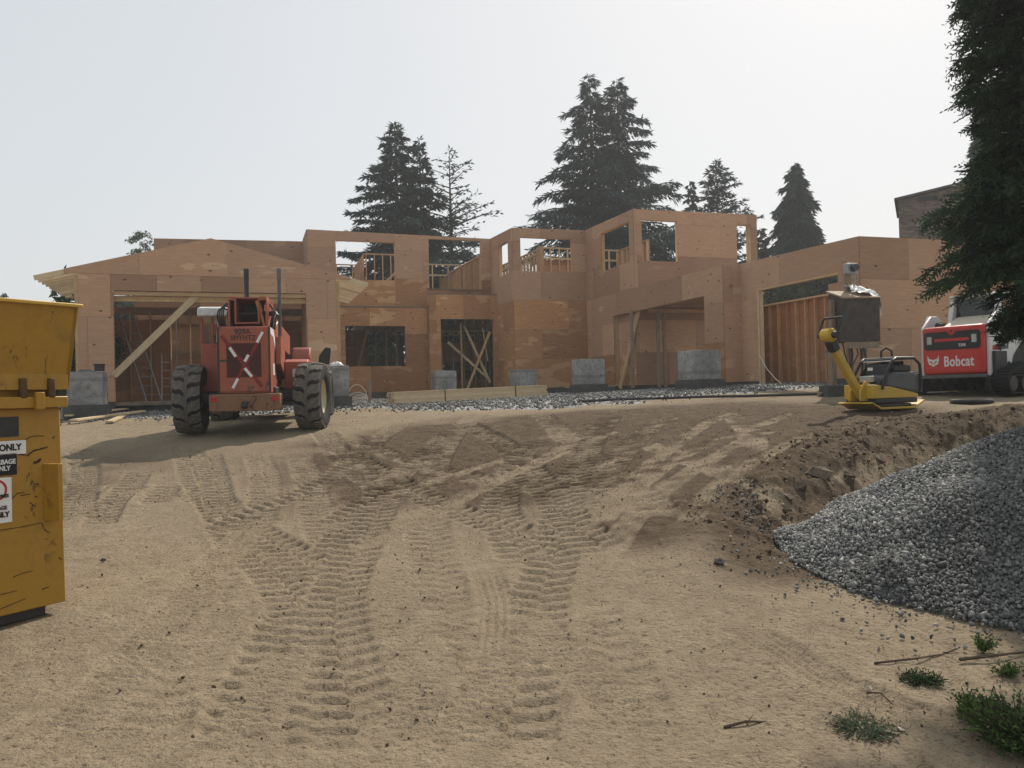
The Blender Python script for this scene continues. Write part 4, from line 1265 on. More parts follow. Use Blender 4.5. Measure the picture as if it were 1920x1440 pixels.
# a leafy shrub left of the gabled bay
def leafy_arrays(seed, H, R, n, leaf, center=.55, shell=.6):
    r = np.random.default_rng(seed)
    u = unit(r.normal(size=(n, 3))); rad = (shell + (1 - shell) * r.random(n))**.5
    clump = 1 + .28 * np.sin(u[:, 0]*5 + 1) * np.sin(u[:, 1]*6) + .2*np.sin(u[:, 2]*7 + 2)
    P = u * (rad * clump)[:, None] * np.array([R, R, H * .5]) + np.array([0, 0, H * center])
    D = unit(u + r.normal(0, .8, (n, 3)) + np.array([0, 0, -.35])); U = unit(np.cross(D, r.normal(size=(n, 3))))
    V, F = kite_batch(P, D, U, leaf[0] * r.uniform(.6, 1.3, n), leaf[1] * r.uniform(.6, 1.3, n))
    return V, F, np.repeat(np.clip(r.normal(.45, .25, n), 0, 1), 4)
def leafy(name, label, loc, seed, mat, H, R, n, leaf, cat='shrub', group=None, **kw):
    root = empty(name, loc, 0, label, cat, group)
    V, F, T = leafy_arrays(seed, H, R, n, leaf, **kw)
    link('crown', np_mesh('crown', V, F, mat, {'tone': T}), parent=root)
    w = MB(); w.tube([(0, 0, -.1), (.02*R, 0, H*.3), (0, .05*R, H*.6)], [.03*H, .02*H, .006*H], 6)
    r = np.random.default_rng(seed + 1)
    for k in range(7):
        a = r.random()*6.28; q = R*.7
        w.tube([(0, 0, H*.2), (math.cos(a)*q*.5, math.sin(a)*q*.5, H*.5), (math.cos(a)*q, math.sin(a)*q, H*.75)], [.012*H, .008*H, .003*H], 5)
    w.build('trunk', BARK, root, smooth=True)
    return root
p = at(150, 700, 27); leafy('laurel_shrub', 'dark green shrub between the yellow bin and the gabled bay', (p.x + .2, p.y, 1.2), 71, CEDAR, 4.2, 1.0, 5000, (.22, .10))
p = at(1312, 640, 40); leafy('garden_shrub', 'bushy green shrub seen through the wing opening', (p.x, p.y, 1.4), 72, LEAFY, 5.2, 1.8, 6000, (.24, .12))
p = at(700, 690, 43); leafy('garden_shrub', 'pale shrub seen through the dark ground floor window', (p.x, p.y, 1.4), 73, DRYLEAF, 2.6, 1.5, 2500, (.22, .10))
# the small birch-like top above the gable and a far tip over the bin
loc, h = stand(262, 44, 438)
def weeping(name, label, loc, seed, H, R, n_br, mat):
    root = empty(name, loc, 0, label, 'tree')
    r = np.random.default_rng(seed); w = MB()
    w.tube([(0, 0, 0), (.1, 0, H*.5), (0, 0, H)], [.09, .06, .012], 6)
    Ps, Ds = [], []
    for k in range(n_br):
        t = .55 + .45 * r.random(); a = r.random()*6.28; q = R * (1.25 - t) * r.uniform(.7, 1.3) * 1.6
        pts = [np.array([math.cos(a)*q*s, math.sin(a)*q*s, H*t + q*(.9*s - 1.1*s*s)]) for s in np.linspace(0, 1, 6)]
        w.tube([tuple(x) for x in pts], [.02, .015, .012, .009, .006, .004], 4)
        for s in r.random(46)*.85 + .15:
            i = min(4, int(s*5)); f = s*5 - i
            Ps.append(pts[i]*(1-f) + pts[i+1]*f + r.normal(0, .07, 3)); Ds.append(np.array([math.cos(a)*.5, math.sin(a)*.5, -.8]) + r.normal(0, .4, 3))
    Ps, Ds = np.array(Ps), unit(np.array(Ds)); n = len(Ps)
    V, F = kite_batch(Ps, Ds, unit(np.cross(Ds, r.normal(size=(n, 3)))), r.uniform(.12, .26, n), r.uniform(.05, .09, n))
    link('crown', np_mesh('crown', V, F, mat, {'tone': np.repeat(r.random(n), 4)}), parent=root)
    w.build('trunk', BARK, root, smooth=True)
    return root
weeping('birch_tree', 'thin weeping birch top showing over the gable', loc, 81, h, 1.3, 60, DRYLEAF)
loc, h = stand(8, 46, 553)
weeping('birch_tree', 'tiny dark treetop just clearing the yellow lid', loc, 82, h, 1.2, 20, NEEDLE)

# ------------------------------------------------------------------ the near cedar at the right edge
def cedar(loc, seed, zo):
    root = empty('cedar_tree', loc, 0, 'big dark cedar overhanging the red loader at the right edge', 'tree')
    r = np.random.default_rng(seed); w = MB()
    H = 10.5 + zo
    w.tube([(0, 0, -.2), (.03, 0, 1.5), (-.03, .05, 4), (.05, 0, 7), (0, 0, H)], [.24, .18, .14, .09, .02], 10)
    Ps, Ds, Us, Ls, Ws, Ts = [], [], [], [], [], []
    Rk = [(0, .3), (.7, .7), (1.0, 1.1), (1.5, 1.45), (1.75, 1.60), (2.2, 1.65), (2.5, 1.20), (2.9, 1.25), (3.1, 1.40), (3.4, 1.05), (4.0, .75), (4.3, .85), (4.7, 1.12), (5.6, 1.0), (7.2, .9), (8.5, .7), (10.5, .1)]
    zs, rs = zip(*[(z + zo, q) for z, q in Rk])
    nb = 520
    for k in range(nb):
        z = 1.75 + zo + (H - zo - 1.8) * ((k + r.random()) / nb)**1.15
        az = r.normal(math.pi * 1.08, 1.15)
        rr = float(np.interp(z, zs, rs)) * r.uniform(.72, 1.12)
        if k % 45 == 7: az, rr, z = r.normal(3.75, .22), r.uniform(2.2, 3.0), 5.9 + zo + .7 * r.random()     # long limbs added above the view to shade the near ground
        d = np.array([math.cos(az), math.sin(az), 0])
        s_ = np.array([-d[1], d[0], 0])
        lift, droop = r.uniform(.05, .30), r.uniform(.25, .50)
        if z < 2.3 + zo: lift, droop = r.uniform(.05, .2), r.uniform(.2, .4)
        if k < 26: rr, z = rr * .45, z - .7 * r.random()
        spine = lambda q: d * rr * q + np.array([0, 0, z + rr * (lift*q - droop*q*q)])
        w.tube([tuple(spine(q)) for q in (0, .3, .6, .85)], [.026, .018, .010, .004], 5)
        ns = int(38 * rr)
        for j in range(ns):                         # hanging flat sprays, each a small fern of leaflets
            q = r.random()**.6
            b = spine(q) + s_ * r.normal(0, .16 * rr * (1.1 - q))
            ax = unit((d * r.uniform(.3, 1.0) + s_ * r.normal(0, .5) + np.array([0, 0, r.normal(-.45, .35)]))[None])[0]
            nrm = unit(np.cross(ax, r.normal(size=3))[None])[0]
            LL = r.uniform(.16, .34)
            tn = np.clip(.15 + .6 * q * r.random() + r.normal(0, .10), 0, 1)
            m_ = 8
            for i in range(m_):
                f = (i + .5) / m_
                sg = 1 if i % 2 else -1
                Ps.append(b + ax * LL * f); Ds.append(ax * .75 + nrm * sg * .75)
                Us.append(np.cross(ax, nrm) * .45 + nrm * .55); Ls.append(LL * .42 * (1.1 - f * .7)); Ws.append(.034); Ts.append(tn)
            Ps.append(b); Ds.append(ax); Us.append(nrm); Ls.append(LL); Ws.append(.022); Ts.append(tn)
    Ps, Ds, Us, Ls, Ws, Ts = np.array(Ps), unit(np.array(Ds)), unit(np.array(Us)), np.array(Ls), np.array(Ws), np.array(Ts)
    hr = np.hypot(Ps[:, 0], Ps[:, 1])
    ok = Ps[:, 2] > 1.42 + zo + .12 * np.sin(Ps[:, 0] * 5) - .9 * sstep(.95, .5, hr)      # skirt of the crown
    Ps, Ds, Us, Ls, Ws, Ts = Ps[ok], Ds[ok], Us[ok], Ls[ok], Ws[ok], Ts[ok]
    V, F = kite_batch(Ps, Ds, Us, Ls, Ws)
    link('crown', np_mesh('crown', V, F, CEDAR, {'tone': np.repeat(Ts, 4)}), parent=root)
    w.build('trunk', BARK, root, smooth=True)
    return root
cp = at(1992, 790, 10.6)
zc_ = float(gz(cp.x, cp.y))
cedar((cp.x, cp.y, zc_ - .05), 91, 1.15 - zc_)

# ------------------------------------------------------------------ low growth and litter in the near right corner
def sprig(name, label, px, py, seed, n, R, H, mat, leaf, cat='plant'):
    p = at_ground(px, py)
    root = empty(name, p, 0, label, cat)
    r = np.random.default_rng(seed); w = MB()
    Ps, Ds = [], []
    for k in range(n):
        a = r.random()*6.28; q = R * math.sqrt(r.random()); hh = H * r.uniform(.3, 1)
        e = np.array([math.cos(a)*q, math.sin(a)*q, hh]); b = e * np.array([.25, .25, 0])
        w.tube([tuple(b), tuple((b+e)/2 + np.array([0, 0, hh*.12])), tuple(e)], [.004, .003, .0015], 4)
        for s in np.linspace(.25, 1, 16):
            Ps.append(b*(1-s) + e*s + r.normal(0, .014, 3)); Ds.append(e*.6 + r.normal(0, .10, 3) + np.array([0, 0, .02]))
    Ps, Ds = np.array(Ps), unit(np.array(Ds)); m_ = len(Ps)
    V, F = kite_batch(Ps, Ds, unit(np.cross(Ds, r.normal(size=(m_, 3)))), leaf[0]*r.uniform(.6, 1.3, m_), leaf[1]*r.uniform(.6, 1.3, m_))
    link('foliage', np_mesh('foliage', V, F, mat, {'tone': np.repeat(np.clip(r.normal(.5, .25, m_), 0, 1), 4)}), parent=root)
    w.build('stem', BARK, root)
    return root
sprig('leafy_bush', 'low bright green bush in the bottom right corner', 1920, 1402, 101, 240, .25, .18, LEAFY, (.026, .011))
sprig('leafy_bush', 'rounded green sprout left of the corner bush', 1842, 1352, 102, 110, .12, .10, LEAFY, (.024, .010))
sprig('cut_sprig', 'flat grey-green cedar cutting lying on the soil', 1622, 1368, 103, 90, .17, .02, DRYLEAF, (.022, .007))
sprig('cut_sprig', 'small dark cutting on the soil above the flat grey-green one', 1728, 1282, 104, 60, .11, .045, CEDAR, (.022, .008))
sprig('weed', 'single small weed below the edge of the stone heap', 1845, 1218, 105, 24, .05, .08, LEAFY, (.024, .010))
sprig('weed', 'sparse green weed halfway to the corner bush', 1885, 1268, 106, 22, .08, .05, LEAFY, (.024, .010))
def stick(label, pts, r0):
    P = [at_ground(*q) for q in pts]
    mb = MB(); mb.tube([(p.x, p.y, p.z + r0*.9 + .012*math.sin(i*2.1)) for i, p in enumerate(P)], [r0*(1 - .6*i/len(P)) for i in range(len(P))], 6)
    for i, p in enumerate(P[1:-1]):
        mb.tube([(p.x, p.y, p.z + r0), (p.x + .05, p.y + .06 - .1*(i % 2), p.z + r0 + .015)], [r0*.5, r0*.2], 5)
    tag(mb.build('stick', BARK), label, 'stick')
stick('short dead stick lying flat in the right foreground', [(1358, 1368), (1400, 1361), (1440, 1353)], .008)
stick('long thin fallen branch below the stone heap', [(1640, 1246), (1720, 1240), (1768, 1226), (1800, 1216)], .007)
stick('crooked twig beside the white pebble', [(1626, 1302), (1652, 1306), (1675, 1320)], .005)
stick('bent branch reaching in from the right edge', [(1800, 1240), (1870, 1236), (1935, 1222)], .011)
r = np.random.default_rng(33)
N = 3200
px_ = 1300 + 640 * r.random(N)**.8; py_ = 1150 + 300 * r.random(N)
mb_P, mb_D = [], []
xs = r.uniform(.9, 3.0, N); ys = r.uniform(3.0, 5.4, N)
ok = (xs / ys < .68) & (xs / ys > .22) & (pile_h(xs, ys) < .01) & (r.random(N) < np.clip((xs / ys - .15) * 2.2, 0, 1))
xs, ys = xs[ok], ys[ok]; n = len(xs)
an = r.normal(.3, .9, n)
D = np.stack([np.cos(an), np.sin(an), r.normal(0, .08, n)], 1); P = np.stack([xs, ys, gz(xs, ys) + .022], 1)
V, F = kite_batch(P, unit(D), np.stack([-np.sin(an), np.cos(an), 0*an], 1), r.uniform(.015, .075, n), r.uniform(.002, .006, n))
tag(link('needle_litter', np_mesh('needle_litter', V, F, CLOD, {'tone': np.repeat(r.random(n) * .7, 4)})), 'dead needles and twig bits littering the soil', 'litter', kind='stuff')
# ------------------------------------------------------------------ telehandler seen from behind
TX = empty('telehandler', (-5.03, 15.3, .95), R_(10), 'old red telehandler parked with its back to us, two upright pipes', 'telehandler')
def wheel(parent, x, y, z, steer, rad=.665, wid=.50, out=1):
    M = Matrix.Translation((x, y, z)) @ Matrix.Rotation(steer, 4, 'Z')
    h = wid / 2
    prof = [(-h*.80, rad*.50), (-h*.98, rad*.62), (-h, rad*.80), (-h*.94, rad*.90), (-h*.6, rad*.945), (0, rad*.955), (h*.6, rad*.945), (h*.94, rad*.90), (h, rad*.80), (h*.98, rad*.62), (h*.80, rad*.50)]
    t = MB().lathe(prof, 40, 'x', cap=False).build('wheel', RUBBER, parent, smooth=True, M=M)
    rim = MB()
    rim.lathe([(-h*.55, rad*.52), (h*.75, rad*.56), (h*.80, rad*.52), (h*.35, rad*.44), (h*.30, rad*.2), (h*.42, rad*.18), (h*.42, .01)] if out > 0 else
              [(-h*.42, .01), (-h*.42, rad*.18), (-h*.30, rad*.2), (-h*.35, rad*.44), (-h*.80, rad*.52), (-h*.75, rad*.56), (h*.55, rad*.52)], 28, 'x')
    rim.build('rim', CREAM, t, smooth=True)
    # deep interlocking tread blocks
    n = 15
    def lug(sg):
        mb = MB(); m_ = 5; top, bot = [], []
        half = math.pi / n * .80
        for i in range(m_):
            f = i / (m_ - 1)
            xx = sg * (-.10 * h + f * 1.08 * h)
            skew = (f - .35) * .26 + (.07 if 0.2 < f < .6 else 0)
            r1 = rad * (1.0 - .05 * f**3); r0 = rad * .90
            for rr_, lst, hf in ((r1, top, half*.80), (r0, bot, half*1.0)):
                lst.append([(xx, rr_*math.sin(skew + a), rr_*math.cos(skew + a)) for a in (-hf, hf)])
        for i in range(m_ - 1):
            a, b, c, d = top[i][0], top[i][1], top[i+1][1], top[i+1][0]
            e, f_, g, q = bot[i][0], bot[i][1], bot[i+1][1], bot[i+1][0]
            mb.add([a, b, c, d, e, f_, g, q], [(0,1,2,3), (0,3,7,4), (1,5,6,2)] + ([(0,4,5,1)] if i == 0 else []) + ([(3,2,6,7)] if i == m_-2 else []))
        return mb.mesh('tread_block')
    for sg in (-1, 1):
        me = lug(sg); me.materials.append(RUBBER_D)
        for k in range(n):
            link('tread_block', me, None, t, Matrix.Rotation(2*math.pi*(k + (.5 if sg > 0 else 0))/n, 4, 'X'))
    return t
wheel(TX, -1.13, 0, .665, R_(2), out=-1)
wheel(TX, 1.13, 0, .665, R_(-8), out=1)
wheel(TX, -1.10, 3.3, .665, 0, out=-1)
wheel(TX, 1.10, 3.3, .665, 0, out=1)
# chassis, axles
MB().box((-.50, -.55, .55), (.50, 4.1, .86)).build('chassis', DARK, TX, .02)
for y in (0, 3.3):
    MB().lathe([(-.95, .10), (-.3, .12), (-.2, .2), (.2, .2), (.3, .12), (.95, .10)], 16, 'x', Matrix.Translation((0, y, .66))).build('axle', DARK, TX, smooth=True)
# hood
hood = MB().prism([(-.90, .74), (.62, .74), (.62, 1.74), (-.30, 1.97), (-.90, 1.97)], -.47, .45, 'x').build('engine_hood', RED, TX, .02)
MB().box((-.44, -.925, .78), (.42, -.902, 1.94)).build('rear_door', RED, hood, .006)
MB().box((-.475, -.92, .745), (-.452, -.905, 1.965)).build('door_edge', DARK, hood)
MB().box((.425, -.92, .745), (.452, -.905, 1.965)).build('door_edge', DARK, hood)
GRILLE = None
m = Mat('mesh_grille', 0.7, 0.2)
vv = m.coord('Object')
wv = m.n('ShaderNodeTexWave', wave_type='BANDS', bands_direction='Z'); wv.inputs['Scale'].default_value = 16; m.l(vv, wv.inputs['Vector'])
wx = m.n('ShaderNodeTexWave', wave_type='BANDS', bands_direction='X'); wx.inputs['Scale'].default_value = 16; m.l(vv, wx.inputs['Vector'])
m.color(m.mix(m.math('MULTIPLY', m.ramp(wv.outputs[0], [(.3, 0.0), (.6, 1.0)]), m.ramp(wx.outputs[0], [(.2, .55), (.5, 1.0)])), (0.035, 0.014, 0.012, 1), (0.125, 0.038, 0.028, 1)))
m.bump(wv.outputs[0], .6, .006)
GRILLE = m.m
MB().box((-.315, -.932, 1.04), (.29, -.926, 1.66)).build('grille', GRILLE, hood)
MB().box((-.43, -.936, 1.33), (-.30, -.926, 1.36)).build('latch', BLACK, hood)
def Mface(x, z, ang=0, y=-.934):       # upright on the rear face, reading from behind
    return Matrix.Translation((x, y, z)) @ Matrix.Rotation(R_(90), 4, 'X') @ Matrix.Rotation(ang, 4, 'Z')
def strip(x0, z0, x1, z1, w, mat, name, y=-.9335):
    L = math.hypot(x1 - x0, z1 - z0); a = math.atan2(z1 - z0, x1 - x0)
    return link(name, box((-L/2, -w/2, 0), (L/2, w/2, .0025)).mesh(name), mat, hood, Mface((x0+x1)/2, (z0+z1)/2, a, y))
TAPE = plain('faded_red_tape', (0.20, 0.016, 0.014, 1), .5, .3, var=.3)
for a, b in (((-.40, 1.80), (.30, .86)), ((.30, 1.79), (-.22, .86))):
    strip(a[0], a[1], b[0], b[1], .06, TAPE, 'tape_stripe', -.9335 if a[0] < 0 else -.9350)
for (x, z, an, L) in [(-.205, 1.50, -58, .20), (.035, 1.385, 62, .14), (.06, 1.125, -52, .20), (-.17, .93, 62, .20), (.275, 1.765, 62, .22)]:
    dx, dz = math.cos(R_(an))*L/2, math.sin(R_(an))*L/2
    strip(x - dx, z - dz, x + dx, z + dz, .05, DECAL_W, 'reflector', -.9385)
text('909A', .15, DECAL_K, hood, Mface(-.03, 1.87), 'lettering', .0, .9, ext=.001)
text('SMYHTZ', .13, DECAL_K, hood, Mface(-.02, 1.755), 'lettering', .0, .9, ext=.001)
# bright edge stripe on the flank
MB().prism([(-.86, 1.95), (-.40, 1.95), (.10, 1.50), (.46, 1.25), (.46, 1.12), (.05, 1.38), (-.46, 1.80), (-.86, 1.84)], .452, .456, 'x').build('side_stripe', DECAL_W, hood)
MB().box((.45, -.55, 1.08), (.457, -.30, 1.30)).build('side_decal', DECAL_W, hood)
MB().prism([(-.25, 1.30), (.55, 1.02), (.55, 1.66), (-.10, 1.84)], .46, .56, 'x').build('side_panel', RED, TX, .01)
MB().prism([(.10, 1.0), (.62, .92), (.62, 1.28), (.25, 1.40)], .452, .47, 'x').build('engine_bay', BLACK, hood)
for z in (1.0, 1.45, 1.85):
    MB().lathe([(-.04, .016), (.04, .016)], 8, 'z', Matrix.Translation((.44, -.925, z))).build('door_hinge', DARK, hood)
for x in (-.53, .53):
    MB().box((x - .05, -1.03, .60), (x + .05, -1.018, .68)).build('tail_lamp', DECAL_R, TX, .004)
MB().prism([(-1.16, .50), (-1.02, .46), (-1.02, .60), (-1.16, .56)], -.05, .05, 'x').build('tow_hitch', DARK, TX, .006)
MB().lathe([(0, .05), (.9, .05), (.9, .03), (1.5, .03)], 12, 'y', Matrix.Translation((-.28, .4, 1.98)) @ Matrix.Rotation(R_(12), 4, 'X')).build('lift_cylinder', STEEL, TX, smooth=True)
MB().lathe([(0, .05), (.9, .05), (.9, .03), (1.5, .03)], 12, 'y', Matrix.Translation((.28, .4, 1.98)) @ Matrix.Rotation(R_(12), 4, 'X')).build('lift_cylinder', STEEL, TX, smooth=True)
# counterweight bumper
bmp = MB().box((-.62, -1.02, .42), (.62, -.55, .735)).build('bumper', painted('scuffed_bumper_paint', (0.21, 0.105, 0.055, 1), (0.05, 0.035, 0.02, 1), .9, .7, rust=(0.06, 0.03, 0.018, 1)), TX, .02)
# boom: two outer cheeks, the box and its dark hollow end
BZ = Matrix.Rotation(R_(-3.5), 4, 'X')
boom = MB().box((-.205, -.62, 2.02), (.185, 4.9, 2.05), BZ).box((-.205, -.62, 2.50), (.185, 4.9, 2.53), BZ).box((-.235, -.62, 2.02), (-.205, 4.9, 2.53), BZ).box((.185, -.62, 2.02), (.215, 4.9, 2.53), BZ).build('boom', RED, TX, .006)
MB().box((-.19, .0, 2.06), (.17, .03, 2.49), BZ).build('boom_plate', BLACK, boom)
for s in (-1, 1):
    MB().prism([(-.45, 1.98), (.9, 1.98), (.9, 2.30), (.35, 2.55), (-.35, 2.57), (-.45, 2.45)], s*.34 - .02, s*.34 + .02, 'x').build('boom_tower', RED, TX, .008)
    MB().prism([(-.45, 2.50), (.30, 2.50), (.30, 2.565), (-.45, 2.575)], min(s*.215, s*.34), max(s*.215, s*.34), 'x').build('tower_bridge', RED, TX, .006)
MB().lathe([(-.42, .05), (.42, .05)], 14, 'x', Matrix.Translation((0, -.15, 2.28))).build('boom_pin', DARK, TX, smooth=True)
MB().box((-.30, -.30, 1.96), (.30, .7, 2.03)).build('hood_top', BLACK, TX)
def hose(pts, r=.014, mat=None, parent=None):
    P = [Vector(p) for p in pts]; out = []
    for i in range(len(P) - 1):
        a, b, c, d = P[max(i-1, 0)], P[i], P[i+1], P[min(i+2, len(P)-1)]
        for k in range(5):
            t = k/5
            out.append(.5*((2*b) + (c-a)*t + (2*a-5*b+4*c-d)*t*t + (-a+3*b-3*c+d)*t**3))
    out.append(P[-1])
    return MB().tube(out, r, 6).build('hose', mat or BLACK, parent or TX, smooth=True)
for k in range(4):
    x = -.40 - .035*k
    hose([(x, -.35 + .05*k, 1.97), (x - .05, -.42, 2.2), (x, -.35, 2.45 - .03*k), (x + .12, -.1, 2.50 - .05*k)])
for k in range(4):
    x = .42 + .03*k
    hose([(x - .05, -.25, 1.96), (x, -.40, 2.12 + .03*k), (x + .04, -.35, 2.32 - .03*k), (x - .08, -.15, 2.48 - .05*k)], .015, STEEL if k == 2 else BLACK)
MB().lathe([(0, .03), (.32, .03), (.32, .045), (.55, .045)], 10, 'z', Matrix.Translation((.30, -.38, 1.97)) @ Matrix.Rotation(R_(-14), 4, 'Y')).build('cylinder_rod', plain('orange_rod', (.42, .20, .07, 1), .5), TX, smooth=True)
# upright pipes
MB().lathe([(2.0, .040), (2.95, .046), (3.0, .052), (3.22, .052), (3.22, .04)], 14, 'z', Matrix.Translation((-.13, .35, 0))).build('upright_pipe', DARK, TX, smooth=True)
MB().lathe([(1.6, .034), (2.95, .036), (3.0, .044), (3.22, .044), (3.22, .03)], 14, 'z', Matrix.Translation((.50, .28, 0))).build('upright_pipe', plain('grey_pipe', (.13, .13, .13, 1), .5, .5, .6), TX, smooth=True)
# cab on the left
cab = MB().box((-1.0, .25, .80), (-.50, 1.75, 1.74)).build('cab', RED, TX, .015)
for x in (-.985, -.56):
    for y in (.28, 1.70):
        MB().bar((x, y, 1.73), (x, y, 2.25), .05, .06).build('cab_post', RED, cab)
MB().box((-.80, .28, 1.74), (-.76, .34, 2.25)).build('cab_post', RED, cab)
roof = MB().prism([(.05, 2.26), (1.85, 2.26), (1.85, 2.40), (1.70, 2.46), (.25, 2.46), (.08, 2.42)], -1.02, -.42, 'x').build('cab_roof', painted('chalky_white_paint', (.55, .56, .54, 1), (.16, .14, .12, 1), .8, .6), cab, .03)
MB().box((-.90, .75, 1.10), (-.60, 1.2, 1.30)).box((-.90, .72, 1.30), (-.60, .82, 1.95)).build('seat', BLACK, cab, .03)
MB().box((-1.0, .22, .60), (-.5, 1.2, .80)).build('step_box', DARK, cab, .01)
MB().bar((-.70, .22, 1.76), (-.66, .22, 2.2), .015, .015).build('grab_rail', STEEL, cab)
# right-hand side: tank, boom foot, mirror
MB().prism([(.35, .80), (1.85, .80), (1.85, 1.42), (.55, 1.42), (.35, 1.36)], .56, 1.02, 'x').build('tank', RED, TX, .02)
MB().box((.72, .338, 1.06), (.82, .349, 1.22)).build('reflector', DECAL_W, TX)
MB().prism([(1.2, 1.42), (1.75, 1.42), (1.75, 1.62), (1.6, 1.72), (1.4, 1.70), (1.25, 1.55)], .62, 1.0, 'x').build('cover', RED, TX, .03)
MB().bar((1.0, 1.9, 1.2), (1.28, 1.9, 1.55), .03, .03).build('mirror_arm', BLACK, TX)
MB().prism([(1.12, 1.36), (1.36, 1.36), (1.40, 1.72), (1.28, 1.74), (1.14, 1.55)], 1.85, 1.98, 'y').build('mirror', BLACK, TX, .02)
MB().box((.55, -.1, .72), (1.0, 1.9, .79)).build('running_board', DARK, TX)
MB().box((-.45, 4.85, 1.1), (.45, 4.95, 1.75)).build('fork_carriage', DARK, TX, .01)
for x in (-.35, .35): MB().prism([(4.96, 1.15), (6.1, 1.15), (6.1, 1.18), (5.02, 1.22), (5.02, 1.9), (4.96, 1.9)], x - .06, x + .06, 'x').build('fork', DARK, TX)
# ------------------------------------------------------------------ compact track loader
_h = R_(58); _rear = at(1785, 660, 15.2)
LX = empty('track_loader', (_rear.x + 1.3*math.sin(_h), _rear.y + 1.3*math.cos(_h), 1.33), -_h, 'red and white compact track loader parked under the cedar', 'loader')
tail = MB().box((-.60, -1.30, .40), (.60, -.98, 1.34)).build('tailgate', RED_B, LX, .07, seg=4)
MB().prism([(-.50, .885), (.50, .885), (.54, .92), (.54, 1.20), (.50, 1.235), (.10, 1.235), (.06, 1.20), (-.06, 1.20), (-.10, 1.235), (-.50, 1.235), (-.54, 1.20), (-.54, .92)], -1.309, -1.300, 'y').build('rear_panel', BLACK, tail)
MB().box((-.33, -1.318, 1.045), (.33, -1.309, 1.10)).build('panel_bar', RED_B, tail)
MB().lathe([(0, .07), (.006, .07), (.014, .055), (.014, .01)], 20, 'y', Matrix.Translation((0, -1.302, 1.225)) @ Matrix.Rotation(R_(180), 4, 'Z')).build('badge', RED_B, tail)
MB().lathe([(0, .022), (.018, .022)], 12, 'y', Matrix.Translation((0, -1.302, 1.235)) @ Matrix.Rotation(R_(180), 4, 'Z')).build('lock', BLACK, tail)
for x in (-.43, .43):
    MB().box((x - .075, -1.316, .97), (x + .075, -1.309, 1.17)).build('lamp_housing', DARK, tail)
    MB().box((x - .045, -1.323, 1.00), (x + .045, -1.316, 1.15)).build('tail_lamp', LENS, tail)
def Mt(x, z, y=-1.302): return Matrix.Translation((x, y, z)) @ Matrix.Rotation(R_(90), 4, 'X')
text('Bobcat', .275, DECAL_W, tail, Mt(.12, .645), 'lettering', .007, .70, ext=.002, space=1.06)
text('T595', .075, DECAL_W, tail, Mt(.20, .955, -1.311), 'lettering', .002, .9, ext=.001)
def cat_emblem(parent, M, s, mat):
    """animal-head emblem cut from flat pieces"""
    P = lambda pts: [(x*s, z*s) for x, z in pts]
    mb = MB()
    for poly in ([(-.50, .55), (-.36, .22), (-.16, .12), (-.30, -.02), (-.46, -.05), (-.52, .10)],
                 [(.50, .55), (.36, .22), (.16, .12), (.30, -.02), (.46, -.05), (.52, .10)],
                 [(-.34, .25), (0, .14), (.34, .25), (.22, .05), (.07, -.16), (0, -.18), (-.07, -.16), (-.22, .05)],
                 [(-.50, -.08), (-.30, -.06), (-.10, -.22), (-.16, -.36), (-.36, -.28)],
                 [(.50, -.08), (.30, -.06), (.10, -.22), (.16, -.36), (.36, -.28)],
                 [(-.10, -.24), (.10, -.24), (.14, -.38), (0, -.48), (-.14, -.38)]):
        n = len(poly); pts = P(poly)
        mb.add([(x, z, .001) for x, z in pts], [tuple(range(n))])
    return link('emblem', mb.mesh('emblem'), mat, parent, M)
cat_emblem(tail, Mt(-.37, .665, -1.3035), .22, DECAL_W)
MB().box((-.62, -1.30, .33), (.62, -.8, .398)).build('bumper_lip', GREY, LX, .01)
